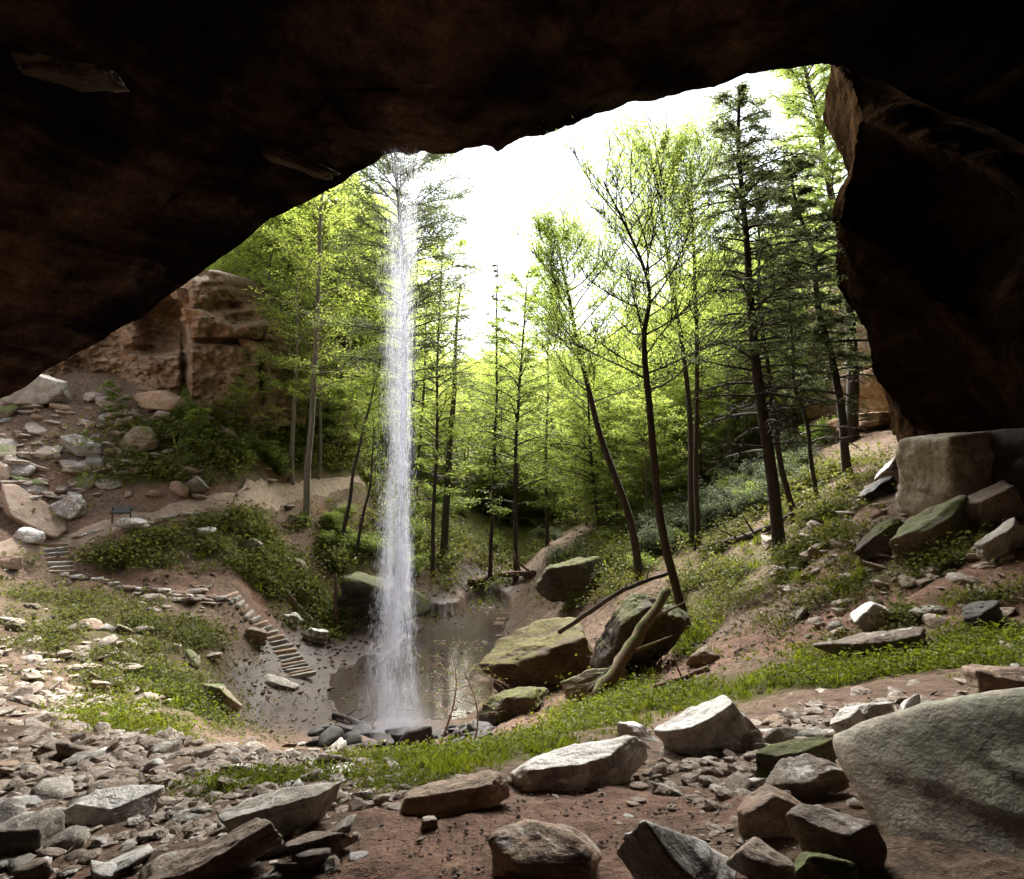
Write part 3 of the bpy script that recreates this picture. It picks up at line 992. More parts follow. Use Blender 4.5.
for q, (px, py, w, h, Y, roll) in enumerate(((70, 84, 110, 12, 14.2, -8), (300, 172, 84, 8, 24.5, -20))):
    W_, H_ = w * Y / F, h * Y / F
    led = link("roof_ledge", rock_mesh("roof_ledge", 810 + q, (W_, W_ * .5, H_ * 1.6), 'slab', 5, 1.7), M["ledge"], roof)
    c = P(px, py - h / 2, Y)
    led.location = tuple(c - np.array([0, 0, H_ * .5]))
    led.rotation_euler = (R(14), R(-roll), 0)

# ------------------------------------------------------------------ loose stones: the larger ones one by one
PROTO = {}
for kind, k in (('slab', 6), ('boulder', 4), ('wedge', 3)):
    PROTO[kind] = [rock_mesh("stone", 900 + q * 7 + k, (1, rng.uniform(.6, .9), rng.uniform(.22, .36) if kind == 'slab' else rng.uniform(.5, .7)), kind, 3, 1.0) for q in range(k)]
matcopy = {}


def proto_with(kind, k, mat):
    key = (kind, k, mat)
    if key not in matcopy:
        me = PROTO[kind][k].copy()
        me.materials.clear()
        me.materials.append(M[mat])
        matcopy[key] = me
    return matcopy[key]


REG = [
 # px0 px1 py0 py1 count smin smax materials label group
 (0, 420, 742, 800, 70, 14, 50, ('brown', 'grey', 'grey', 'tan', 'brown', 'pale'), "flat angular stone in the scree at lower left", "flat stones of the lower left scree"),
 (0, 380, 790, 879, 50, 18, 70, ('brown', 'grey', 'grey', 'pale', 'brown'), "broken brown or grey slab in the scree along the bottom left edge", "broken slabs along the bottom left edge"),
 (0, 150, 398, 500, 46, 8, 32, ('grey', 'brown', 'tan', 'greenish', 'grey'), "angular stone in the rockfall above the path at left", "stones of the left rockfall"),
 (640, 850, 712, 800, 40, 12, 40, ('brown', 'grey', 'tan', 'pale'), "rubble stone between the tilted slab and the great boulder", "rubble stones left of the great boulder"),
 (690, 850, 800, 879, 20, 10, 30, ('brown', 'tan', 'greenish'), "rubble stone on the dirt left of the great boulder", "rubble stones on the bottom right dirt"),
 (790, 1024, 470, 690, 36, 10, 34, ('greenish', 'brown', 'mossdark', 'grey'), "mossy flat stone on the right hand slope below the square block", "stones of the right hand slope"),
 (0, 215, 590, 715, 30, 9, 34, ('tan', 'brown', 'grey', 'greenish'), "flat stone lying in the green fan at left", "stones of the green fan"),
]


KEEP = [(52, 560, 26), (66, 580, 14), (90, 583, 14), (240, 608, 14), (258, 625, 16), (275, 645, 16), (290, 665, 18), (123, 520, 20), (150, 590, 10), (190, 598, 10), (205, 512, 12), (160, 520, 12)]


def put_stone(px, py, size, mat, label, group, cat='rock'):
    if any(math.hypot(px - a, py - b) < r + size / 2 for a, b, r in KEEP):
        return
    p = G(px, py)
    w = size * p[1] / F
    kind = random.choices(['slab', 'boulder', 'wedge'], [.8, .12, .08])[0]
    o = bpy.data.objects.new("stone", proto_with(kind, random.randrange(len(PROTO[kind])), mat))
    COL.objects.link(o)
    hx, hy = slope_at(p, max(.15, .5 * w))
    q = Vector((0, 0, 1)).rotation_difference(Vector((-hx * .8, -hy * .8, 1)).normalized())
    rot = q.to_matrix() @ Euler((R(random.gauss(0, 10)), R(random.gauss(0, 10)), random.uniform(0, 6.28))).to_matrix()
    sc = Matrix.Diagonal((w, w * random.uniform(.8, 1.1), w * random.uniform(.55, 1.0), 1))
    o.matrix_world = Matrix.Translation((p[0], p[1], p[2] - .06 * w)) @ rot.to_4x4() @ sc
    tag(o, label, cat, group)


random.seed(5)
for (x0, x1, y0, y1, cnt, s0, s1, mats, label, group) in REG:
    for k in range(cnt):
        py = random.uniform(y0, y1)
        sz = s0 + (s1 - s0) * random.random() ** 1.8
        put_stone(random.uniform(x0, x1), py, sz, random.choice(mats), label, group)
for k in range(64):
    a = random.uniform(0, 1)
    put_stone(318 + 165 * a, 733 + 18 * random.random() - 4 * (a > .7), random.uniform(12, 42), 'dark', "black wet stone in the heap at the foot of the waterfall", "wet stones under the waterfall")

# small scree nobody could count
def scree(name, label, n, gate, smin, smax, mat, sub=2):
    rs = np.random.default_rng(len(name) * 31 + n)
    bases = [rock_mesh("s", 300 + k, (1, rs.uniform(.5, .9), rs.uniform(.16, .4)), 'slab' if k < 5 else 'boulder', 2, 1.4) for k in range(6)]
    arr = []
    for me in bases:
        v = np.empty(len(me.vertices) * 3)
        me.vertices.foreach_get("co", v)
        f = np.empty(len(me.polygons) * 3, int)
        me.polygons.foreach_get("vertices", f)
        arr.append((v.reshape(-1, 3), f.reshape(-1, 3)))
        bpy.data.meshes.remove(me)
    pts = gate(rs, n)
    zz = height(pts)
    V, Fq, k0 = [], [], 0
    for (x, y), z0 in zip(pts, zz):
        v, f = arr[rs.integers(6)]
        dist = math.hypot(x, y)
        s = (smin + (smax - smin) * rs.random() ** 3) * dist / F
        a = rs.uniform(0, 6.3)
        ca, sa = math.cos(a), math.sin(a)
        q = v * s
        q = np.column_stack([q[:, 0] * ca - q[:, 1] * sa, q[:, 0] * sa + q[:, 1] * ca, q[:, 2] + q[:, 0] * rs.normal(0, .3)])
        V.append(q + np.array([x, y, z0 - .08 * s]))
        Fq.append(f + k0)
        k0 += len(v)
    tag(link(name, mesh_np(name, np.vstack(V), np.vstack(Fq), False), M[mat]), label, kind="stuff")


def polar_gate(th0, th1, r0, r1, dens):
    def g(rs, n):
        out = np.zeros((0, 2))
        while len(out) < n:
            t = rs.uniform(th0, th1, 4000)
            r = np.exp(rs.uniform(math.log(r0), math.log(r1), 4000))
            xy = np.column_stack([r * np.sin(t), r * np.cos(t)])
            out = np.vstack([out, xy[rs.random(4000) < dens(xy)]])
        return out[:n]
    return g


B_SCREE = blobs("""60 770 110 40; 190 790 120 40; 300 800 70 30; 60 840 110 30; 250 760 60 14 .8; 40 700 60 30 .7; 60 640 60 20 .6; 60 440 80 40 1.5; 120 460 50 25 1.3; 50 480 60 20; 740 770 90 26 .7; 760 840 60 30 .5; 880 715 60 12; 930 560 80 40 .7; 840 540 60 30 .5; 820 720 40 14 .6; 980 640 50 20 .5; 200 600 40 10 .4""")
B_DIRT = blobs("""520 845 190 50 .6; 640 680 100 20; 760 640 90 18; 560 715 60 16; 870 590 60 20; 150 572 60 10; 330 640 50 40; 300 680 60 40 .9; 260 690 40 40 .7; 460 590 60 15 .6; 340 770 80 15; 430 680 90 50 .35; 300 670 60 50 .5""")
M["scree"] = rock_mat("scree_stone", ((0.18, 0.13, 0.10), (0.36, 0.28, 0.22), (0.52, 0.45, 0.39)), 3.0, pale=.3, per_object=False)
M["litter"] = rock_mat("soil_crumbs", ((0.06, 0.035, 0.025), (0.13, 0.08, 0.06), (0.22, 0.15, 0.115)), 3.0, per_object=False)
scree("loose_scree", "loose small broken stones scattered over the slopes", 5600, polar_gate(-.75, .75, 2.4, 60, lambda q: mask(B_SCREE, q)), 2.5, 24, "scree")
scree("soil_clods", "crumbs of soil and leaf litter along the trail and bare dirt", 7500, polar_gate(-.75, .75, 2.4, 60, lambda q: mask(B_DIRT, q)), 1.5, 6, "litter")

# ------------------------------------------------------------------ cliffs
def cliff(label, blocks, mat, name="cliff"):
    """blocks: px, py centre, width px, height px, depth m, distance, yaw, seed, kind"""
    x, y, zc = P(blocks[0][0], blocks[0][1], blocks[0][5])
    base = gz(x, y)
    root = empty(name, (x, y, base), label, "cliff")
    for (px, py, w, h, d, Y, yaw, seed, kind) in blocks:
        W_, H_ = w * Y / F * 1.08, h * Y / F * 1.08
        o = link("rock_ledge", rock_mesh("rock_ledge", seed, (W_, d, H_), kind, 5, 1.1), M[mat], root)
        c = P(px, py, Y + d / 2)
        o.location = (c[0] - x, c[1] - y, c[2] - H_ / 2 - base)
        o.rotation_euler = (R(-4), 0, R(yaw))
    return root


def cliff_face(label):
    nx, nyy = 190, 150
    px = np.linspace(30, 306, nx)
    topy = np.interp(px, [30, 130, 160, 182, 200, 216, 236, 262, 285, 306], [330, 296, 290, 282, 270, 272, 292, 318, 346, 380])
    topy = topy + fbm(np.column_stack([px / 14, px * 0, px * 0]), 3) * 7
    boty = np.interp(px, [30, 130, 190, 260, 306], [414, 428, 430, 428, 424])
    v = np.linspace(0, 1, nyy)[:, None]
    PY = topy[None] + (boty - topy)[None] * v
    PX = np.repeat(px[None], nyy, 0)
    Yd = np.interp(PX, [30, 80, 120, 150, 182, 192, 262, 306], [50, 53, 53, 52, 52.5, 50, 53.5, 59])
    bump_ = lambda cx, cy, rx, ry, h: h * np.exp(-(np.abs((PX - cx) / rx) ** 4 + np.abs((PY - cy) / ry) ** 4))
    Yd = Yd + bump_(185, 370, 4, 40, 2.2) + bump_(164, 325, 22, 26, 5.0) - bump_(210, 322, 20, 8, 1.6) - bump_(244, 330, 18, 7, 1.8) + bump_(214, 341, 26, 3.2, 1.6) + bump_(250, 343, 20, 3, 1.6)
    Yd = Yd + bump_(224, 306, 20, 4, 1.4) - bump_(204, 290, 24, 14, .9) + bump_(262, 370, 3, 34, 2.0) + bump_(150, 350, 26, 5, 1.0)
    q = np.column_stack([PX.ravel() / 22, PY.ravel() / 13, PX.ravel() * 0])
    Yd = Yd + (np.round(fbm(q, 3) * 5) / 5 * 1.1 + fbm(q * 3.1, 4) * .55).reshape(PX.shape)
    g = np.array([[P(PX[i, j], PY[i, j], Yd[i, j]) for j in range(nx)] for i in range(nyy)])
    cap = g[0] + np.array([1.0, 7, 1.2])
    cap2 = g[0] + np.array([2.0, 16, 3.5])
    g = np.concatenate([[cap2], [cap], g], 0)
    c = g[-1, nx // 2]
    root = empty("cliff", c, label, "cliff")
    link("rock_face", grid_mesh("rock_face", g - c), M["cliff"], root)
    for (a_, b_, w, h, Y, seed) in ((206, 321, 40, 15, 48.5, 731), (243, 331, 36, 13, 50.5, 732), (262, 352, 26, 14, 53, 733), (196, 300, 22, 18, 49.5, 734)):
        W_, H_ = w * Y / F, h * Y / F
        o_ = link("rock_ledge", rock_mesh("rock_ledge", seed, (W_, 5, H_), 'slab', 5, 1.6), M["cliff"], root)
        o_.location = tuple(P(a_, b_, Y + 2.2) - c - np.array([0, 0, H_ / 2]))
        o_.rotation_euler = (0, R(4), R(-18))


cliff_face("weathered brown sandstone cliff with jutting ledges beyond the left end of the overhang")
cliff("pale broken rock outcrop beyond the right edge of the overhang", [
    (868, 312, 60, 120, 8, 42, 20, 721, 'block'), (850, 330, 34, 70, 7, 44, 30, 722, 'boulder'), (858, 392, 48, 56, 7, 40, 20, 723, 'boulder'),
    (884, 400, 50, 50, 7, 38, 20, 724, 'boulder'), (838, 404, 30, 26, 6, 43, 10, 725, 'boulder'), (862, 425, 44, 18, 5, 37, 10, 726, 'slab')], "cliff")

# ------------------------------------------------------------------ stone steps, edging, sign
def steps(label, pts, count, wpx, seed):
    """a flight of flat stones from the upper to the lower pixel point"""
    rs = np.random.default_rng(seed)
    g = [G(*q) for q in pts]
    line = linear(np.array(g), count)
    root = empty("stone_staircase", line[-1], label, "staircase")
    base = line[-1]
    for k in range(count):
        q = line[k]
        dirv = line[min(k + 1, count - 1)] - line[max(k - 1, 0)]
        dd = line[min(k + 4, count - 1)] - line[max(k - 4, 0)]
        yaw = math.atan2(dd[1], dd[0])
        w = wpx * q[1] / F * rs.uniform(.85, 1.12)
        run = np.linalg.norm(dirv[:2]) / 2 if k not in (0, count - 1) else np.linalg.norm(dirv[:2])
        o = link("step", rock_mesh("step", seed + k, (max(.22, run * .8), w, .24), 'block', 3, .7), M["grey" if k % 3 else "tan"], root)
        o.location = (q[0] - base[0], q[1] - base[1], gz(q[0], q[1]) - base[2] + (.0 if count > 10 else -.05))
        o.rotation_euler = (rs.normal(0, .03), rs.normal(0, .04), yaw + rs.normal(0, .05))
    return root


steps("short flight of wide stone steps climbing to the path below the big smooth boulder", [(52, 547), (58, 560), (62, 574)], 7, 25, 3100)
steps("long curving flight of stone steps dropping to the wet basin", [(231, 598), (248, 616), (268, 634), (280, 652), (292, 668), (302, 678)], 20, 28, 3200)


def edging(label, pts, count, wpx, seed):
    rs = np.random.default_rng(seed)
    line = linear(np.array([G(*q) for q in pts]), count)
    root = empty("stone_edging", line[0], label, "stone edging")
    for k in range(count):
        q = line[k]
        dirv = line[min(k + 1, count - 1)] - line[max(k - 1, 0)]
        w = wpx * q[1] / F * rs.uniform(.6, 1.25)
        o = link("edging_stone", rock_mesh("edging_stone", seed + k, (w, w * .6, w * .32), 'slab', 3), M[("pale", "grey", "tan")[k % 3]], root)
        o.location = (q[0] - line[0][0], q[1] - line[0][1], gz(q[0], q[1]) - line[0][2] - .02)
        o.rotation_euler = (rs.normal(0, .08), rs.normal(0, .08), math.atan2(dirv[1], dirv[0]) + rs.normal(0, .15))


edging("row of small pale stones edging the bare bank below the upper steps", [(64, 576), (84, 579), (110, 585)], 10, 10, 3300)
edging("row of flat stones leading across the bare bank to the head of the long steps", [(114, 586), (150, 592), (185, 597), (230, 602)], 14, 13, 3400)
edging("line of white stones edging the outer side of the path by the information sign", [(62, 541), (95, 533), (140, 528), (172, 518), (205, 514)], 18, 9, 3500)

smat, nt, p = new_mat("dark_sign_panel")
p.inputs["Base Color"].default_value = (0.02, 0.016, 0.014, 1)
p.inputs["Roughness"].default_value = 0.6


def box_mesh(name, sx, sy, sz, bev=.01):
    bm = bmesh.new()
    bmesh.ops.create_cube(bm, size=1)
    bmesh.ops.scale(bm, vec=(sx, sy, sz), verts=bm.verts[:])
    bmesh.ops.bevel(bm, geom=bm.edges[:], offset=bev, segments=2, affect='EDGES')
    me = bpy.data.meshes.new(name)
    bm.to_mesh(me)
    bm.free()
    return me


sp = G(121, 527)
sroot = empty("information_sign", sp, "dark low information sign on two thin posts beside the path", "sign")
k = sp[1] / F
for sx in (-9, 9):
    o = link("post", box_mesh("post", .07, .07, 20 * k), smat, sroot)
    o.location = (sx * k, 0, 9 * k)
o = link("panel", box_mesh("panel", 21 * k, .06, 9 * k), smat, sroot)
o.location = (0, .08, 17 * k)
o.rotation_euler = (R(-48), 0, 0)
o = link("panel_rim", box_mesh("panel_rim", 22 * k, .05, .07), smat, sroot)
o.location = (0, -.13, 13.4 * k)

# ------------------------------------------------------------------ logs
def log(pts, w, mat, label, name="log", stubs=0, seed=0, lift=.0, straight=False):
    """pts: (px, py, distance or None for lying on the ground)"""
    rs = np.random.default_rng(seed + 77)
    g = []
    for a, b, *c in pts:
        q = P(a, b, c[0]) if c else G(a, b) + np.array([0, 0, lift])
        g.append(q)
    c = catmull(np.array(g), 16) if not straight else linear(np.array([g[0], g[-1]]), 16)
    Y = c[:, 1].mean()
    r0 = w * Y / F / 2
    c = c + rs.normal(0, r0 * .12, c.shape)
    b = Buf()
    base = c[0].copy()
    b.tube(c - base, np.linspace(r0, r0 * .7, 16) * rs.uniform(.9, 1.1, 16), 10)
    for k in range(stubs):
        q = c[rs.integers(4, 15)] - base
        d = rs.normal(size=3)
        d[2] = abs(d[2])
        d /= np.linalg.norm(d)
        b.tube(np.array([q, q + d * r0 * 4, q + d * r0 * 7]), [r0 * .3, r0 * .2, r0 * .08], 5)
    o = link(name, b.mesh(name), M[mat])
    o.location = tuple(base)
    tag(o, label, 'log' if name == 'log' else 'branch')


log([(279, 588), (300, 612), (330, 640)], 7, 'wood', "thick pale broken log lying down the red bank left of the waterfall", stubs=2, seed=1, lift=.15)
log([(337, 636, 43), (336, 605, 43.4), (335, 574, 44)], 4.5, 'woodred', "thin bare dead pole standing upright beside the pale broken log", "dead_pole", 0, 2)
log([(371, 671), (386, 657, 37), (404, 638, 40)], 5, 'wood', "thin pale log leaning behind the foot of the waterfall", seed=3, lift=.1)
log([(333, 718), (348, 722), (373, 731)], 6, 'bark', "black wet log at the foot of the waterfall", stubs=3, seed=4, lift=.12)
log([(594, 702, 17.6), (618.7, 665.3, 18.4), (643.3, 628.7, 19.2), (668, 590, 20.2)], 14, 'barkmoss', "thick mossy log leaning against the long tilted boulder", stubs=2, seed=5, straight=True)
log([(560, 632, 26), (590, 612, 24.6), (620, 592, 23.6), (648, 580, 23.4), (674, 572, 23.6)], 5, 'bark', "long thin bent dead trunk reaching over the pool boulders", stubs=3, seed=6)
log([(590, 691, 19.0), (612, 668, 19.3), (642, 638, 20)], 7, 'bark', "dark log under the thick mossy one", seed=7)
log([(470, 586), (500, 578), (534, 577)], 7, 'woodred', "dark driftwood trunk across the far end of the stream", stubs=3, seed=8, lift=.3)
log([(492, 560), (515, 570), (530, 580)], 6, 'woodred', "reddish fallen trunk sloping down the bank behind the far driftwood", seed=9, lift=.3)
log([(700, 556), (740, 545), (775, 532), (806, 512)], 8, 'bark', "long dark fallen trunk behind the big hemlock on the right slope", stubs=3, seed=10, lift=.3)
log([(656, 690), (680, 682), (708, 671)], 7, 'woodred', "short reddish rotten log at the edge of the trail", stubs=1, seed=11, lift=.06)
log([(255, 572), (262, 580), (272, 594)], 4, 'wood', "short broken stick on the green bank above the long steps", seed=12, lift=.1)
log([(236, 497), (243, 490), (247, 481)], 4, 'wood', "forked pale branch above the path", "fallen_branch", 2, 13, lift=.1)

# ------------------------------------------------------------------ trees
def grow(trunk, rad, rs, spec):
    """trunk polyline (m,3) from the foot up -> wood and leaf buffers"""
    wood, leaf = Buf(), Buf()
    m = len(trunk)
    wood.tube(trunk, rad, spec.get('sides', 8))
    seg = np.linalg.norm(np.diff(trunk, axis=0), axis=1)
    cum = np.concatenate([[0], np.cumsum(seg)])
    Ht = cum[-1]
    f0 = spec.get('from', .3)
    az = rs.uniform(0, 6.3)
    nb = spec['n']
    for k in range(nb):
        f = f0 + (1 - f0) * ((k + rs.uniform(0, 1)) / nb) ** spec.get('dist', .9)
        s = f * Ht * .995
        i = min(int(np.searchsorted(cum, s)) - 1, m - 2)
        i = max(i, 0)
        q = trunk[i] + (trunk[i + 1] - trunk[i]) * ((s - cum[i]) / max(seg[i], 1e-6))
        r = rad[i]
        az += 2.4 + rs.normal(0, .5)
        g = (f - f0) / (1 - f0)
        prof = spec['prof'](g)
        L = spec['len'] * prof * rs.uniform(.65, 1.2)
        if spec.get('gaps') and rs.random() < spec['gaps']:
            continue
        if spec.get('gaps'):
            L *= rs.uniform(.45, 1.35)
        if L < .15:
            continue
        e0 = spec['elev'](g) + rs.normal(0, .14)
        e1 = spec['elev2'](g) + rs.normal(0, .18)
        pts = [q]
        a = az
        for t in range(5):
            e = e0 + (e1 - e0) * t / 4
            a += rs.normal(0, .13)
            pts.append(pts[-1] + np.array([math.cos(a) * math.cos(e), math.sin(a) * math.cos(e), math.sin(e)]) * L / 5)
        pts = np.array(pts)
        br = max(min(r * .5, spec.get('bmax', .05) * (0.5 + L / spec['len'])), .008)
        wood.tube(pts, np.linspace(br, br * .25, 6), 4, False)
        bare = f < spec.get('bare', 0) or rs.random() < spec.get('bareprob', 0)
        nt_ = spec['twigs']
        for t in range(nt_):
            u = rs.uniform(.25, 1)
            c = pts[min(int(u * 5), 4)] * (1 - (u * 5) % 1) + pts[min(int(u * 5) + 1, 5)] * ((u * 5) % 1)
            ta = a + rs.choice([-1, 1]) * rs.uniform(.4, 1.1)
            te = e1 * .6 + rs.normal(spec.get('twigup', .05), .25)
            TL = L * rs.uniform(.2, .45)
            d = np.array([math.cos(ta) * math.cos(te), math.sin(ta) * math.cos(te), math.sin(te)])
            mid = c + d * TL * .5 + rs.normal(0, .04 * TL, 3)
            end = c + d * TL + np.array([0, 0, spec.get('droop', -.06) * TL])
            wood.tube(np.array([c, mid, end]), np.array([br * .38, br * .25, br * .12]) + .003, 3, False)
            if bare:
                continue
            nl = rs.poisson(spec['leaves'])
            if nl:
                tt = rs.uniform(.1, 1.1, nl)[:, None]
                pos = c + (end - c) * tt + rs.normal(0, 1, (nl, 3)) * np.array([.2, .2, spec.get('thick', .07)]) * max(TL, .5) * spec.get('spread', 1)
                leaf.leaves(pos, spec['size'], rs, spec.get('flat', .5), np.clip(rs.normal(.3 + .4 * rs.random(), .18, nl), 0, 1))
    return wood, leaf


BROAD = dict(n=60, len=3.4, prof=lambda g: (0.55 + 1.1 * g) * (1 - g) ** .5 + .26, elev=lambda g: .25 + .55 * g, elev2=lambda g: .02 + .4 * g, twigs=10, leaves=24, size=.19, flat=.6, thick=.1, **{'from': .22})
POLE = dict(BROAD, n=34, len=2.2, twigs=8, leaves=15, **{'from': .35})
HEML = dict(gaps=.3, n=90, len=3.0, prof=lambda g: (1 - g) ** .42 * (.7 + .25 * g) + .06, elev=lambda g: .1 + .35 * g, elev2=lambda g: -.25 + .3 * g, twigs=11, leaves=20, size=.13, flat=.5, thick=.1, droop=-.16, bare=.38, **{'from': .22})
BARE = dict(n=30, len=3.4, prof=lambda g: (.7 + .5 * g) * (1 - g) ** .35 + .1, elev=lambda g: .35 + .5 * g, elev2=lambda g: .55 + .5 * g, twigs=18, leaves=9, size=.12, flat=.2, thick=.25, twigup=.4, bmax=.028, droop=.1, **{'from': .5})
DEAD = dict(HEML, n=60, leaves=5, bare=.3, len=2.2, elev=lambda g: .2 - .0 * g, elev2=lambda g: .0)


def tree(px_pts, wpx, spec, leafm, label, seed, bark="bark", name="tree", dY=0.0, Y=None, wild=.12):
    rs = np.random.default_rng(seed)
    foot = G(*px_pts[0]) if Y is None else np.array(P(*px_pts[0], Y))
    if Y is not None:
        foot[2] = gz(foot[0], foot[1])
    Yb = foot[1]
    top = len(px_pts) - 1
    ctl = [foot - np.array([0, 0, .35])] + [P(a, b, Yb + dY * (k + 1) / top) for k, (a, b) in enumerate(px_pts[1:])]
    ctl = np.array(ctl) if len(ctl) > 2 else np.array([ctl[0], (ctl[0] + ctl[1]) / 2, ctl[1]])
    tr = catmull(ctl, 22)
    w = fbm(np.column_stack([np.linspace(0, 5, 22), np.full(22, seed * 1.7), np.zeros(22)]), 2)
    w2 = fbm(np.column_stack([np.linspace(0, 5, 22), np.full(22, seed * 2.9), np.full(22, 7)]), 2)
    tr[1:, 0] += (w[1:] - w[0]) * wild * 2
    tr[1:, 1] += (w2[1:] - w2[0]) * wild * 3
    r0 = wpx * Yb / F / 2
    t = np.linspace(0, 1, 22)
    rad = r0 * (1 - .82 * t ** 1.1)
    rad[0] *= 1.5
    rad[1] *= 1.12
    root = empty(name, foot, label, "tree")
    wood, leaf = grow(tr - foot, rad, rs, spec)
    link("trunk", wood.mesh("trunk"), M[bark], root)
    if leaf.n:
        link("crown", leaf.mesh("crown", False), M[leafm], root)
    return root


def sp_(base, **k):
    return dict(base, **k)


# left of the fall
tree([(291, 482), (294, 380), (296, 236)], 5.5, sp_(BROAD, n=34, len=4.6, **{'from': .3}), 'leaf', "slender pale trunked tree, nearest the cliff of the pair left of the waterfall", 1, 'barkpale')
tree([(306, 522), (313, 400), (322, 212), (324, 190)], 7.5, sp_(BROAD, n=38, len=4.4, **{'from': .35}), 'leaf', "tall straight tree standing below the path, the thicker of the pair left of the waterfall", 2, 'barkpale')
tree([(318, 478), (318, 390), (316, 290)], 3.5, sp_(POLE, len=4), 'leaf', "thin young tree just above the path behind the straight pair", 3, 'barkpale')
tree([(340, 545), (362, 440), (388, 345)], 4.5, sp_(BARE, n=12, len=2, leaves=8), 'leafmid', "thin tree leaning right towards the waterfall", 4)
tree([(352, 560), (368, 500), (376, 420)], 4, sp_(BARE, n=10, len=1.8, leaves=8), 'leafmid', "thin sapling leaning beside the left edge of the waterfall", 5)
tree([(398, 500), (404, 330), (398, 200), (392, 120)], 8, sp_(BROAD, n=90, len=5.4, leaves=44, size=.19, prof=lambda g: .9, **{'from': .45}), 'needle', "tall tree behind the waterfall whose top shows under the lip", 6, Y=46)
tree([(444, 556), (452, 420), (461, 284)], 8.5, sp_(DEAD, n=80, len=3, leaves=6), 'needle', "dark half dead hemlock right of the waterfall with many bare level branches", 7)
tree([(434, 492), (438, 400), (444, 250)], 4.5, sp_(BROAD, len=4.4), 'leaf', "bright leafy tree with a thin dark trunk close right of the waterfall", 8, Y=56)
tree([(416, 494), (424, 400), (428, 300)], 4, sp_(POLE, len=3.4), 'leaf', "thin leafy tree half veiled by the waterfall's right edge", 9)
tree([(489, 520), (496, 420), (498, 262)], 4.5, sp_(DEAD, n=60, len=2.8, leaves=9, size=.16), 'needle', "thin tree with bare twigs right of the half dead hemlock", 10, Y=60)
tree([(516, 506), (518, 400), (528, 276)], 5, sp_(BROAD, n=56, len=4.8, size=.25), 'leafmid', "bright green crowned tree centred in the gap of sky", 11, Y=58)
tree([(547, 520), (545, 430), (550, 292)], 4, sp_(BROAD, n=50, len=4.4, size=.24), 'leafmid', "slim young tree in the middle of the valley", 12, Y=62)
# right of the gap
tree([(640, 576), (610, 470), (572, 345), (556, 245)], 9, sp_(BARE, n=40, len=5, leaves=22, size=.15, **{'from': .5}), 'leafmid', "dark leaning tree with airy crown right of the sky gap", 13)
tree([(691, 634), (666, 480), (652, 350), (650, 280), (610, 180)], 9.5, sp_(BARE, n=34, len=4.2, leaves=7, **{'from': .52}), 'leafmid', "crooked dark tree by the trail with nearly bare spreading twigs", 14, wild=.2)
tree([(692, 545), (690, 400), (670, 250), (655, 160)], 7, sp_(BARE, n=46, len=5.4, leaves=20, size=.15, **{'from': .45}), 'leafmid', "left stem of the paired dark trunks behind the crooked tree", 15)
tree([(697, 548), (700, 380), (696, 220), (690, 150)], 6, sp_(BARE, n=40, len=4.6, leaves=16, size=.14, **{'from': .45}), 'leafmid', "right stem of the paired dark trunks behind the crooked tree", 16)
tree([(781, 552), (763, 400), (748, 240), (738, 88)], 14, sp_(HEML, n=160, len=3.6, leaves=19, size=.12, twigs=10, bare=.38, **{'from': .2}), 'needle', "tallest dark hemlock with thick trunk on the right slope", 17)
tree([(797, 518), (772, 410), (762, 280), (750, 150)], 7, sp_(HEML, n=100, len=2.6, leaves=24, size=.11, bare=.5, **{'from': .3}), 'needle', "thinner hemlock stem crossing behind the tallest one", 18)
tree([(849, 474), (826, 330), (806, 236), (790, 160)], 9, sp_(HEML, n=120, len=3.4, leaves=30, size=.14, bare=.36, **{'from': .3}), 'needle', "leaning hemlock nearest the right overhang", 19)
tree([(817, 498), (806, 400), (796, 330), (790, 260)], 5, sp_(HEML, n=70, len=2.8, leaves=24, size=.13, bare=.36), 'needle', "slim hemlock between the tallest and the leaning one", 20)
tree([(806, 440), (790, 400), (786, 350)], 3.5, sp_(BARE, n=12, len=2, leaves=4), 'leafmid', "curved thin sapling near the right outcrop", 21)
tree([(731, 478), (728, 400), (724, 330)], 8, sp_(BARE, n=14, len=2, leaves=6), 'leafmid', "pale grey trunk standing in the shrubs on the right", 22, 'barkpale')
tree([(852, 440), (846, 300), (826, 160), (800, 40)], 13, sp_(BROAD, n=120, len=3.8, leaves=26, size=.17, prof=lambda g: .7, **{'from': .3}), 'leafmid', "tall leafy ivy clad tree rising along the right overhang", 23)
tree([(593, 492), (591, 420), (590, 330)], 4, sp_(POLE, len=3.6), 'leaf', "thin straight tree seen between the leaning tree and the sky gap", 24)
tree([(627, 470), (612, 380), (590, 320)], 5, sp_(BARE, n=16, len=3.4, leaves=8), 'leafmid', "thin leaning stem behind the dark leaning tree", 25)

# a sapling in front of the pool
def sapling(px, py, hpx, label, seed, spec, leafm, name="sapling", bark='wood'):
    rs = np.random.default_rng(seed)
    foot = G(px, py)
    H = hpx * foot[1] / F
    root = empty(name, foot, label, "shrub" if name != "sapling" else "sapling")
    t = np.linspace(0, 1, 10)[:, None]
    tr = np.column_stack([.12 * H * np.sin(t * 3 + seed), .1 * H * np.cos(t * 2), t * H])
    tr -= tr[0]
    wood, leaf = grow(tr, (.012 * H * (1 - .8 * t[:, 0])) + .004, rs, sp_(spec, len=H * .45))
    link("stem", wood.mesh("stem"), M[bark], root)
    link("foliage", leaf.mesh("foliage", False), M[leafm], root)
    return root


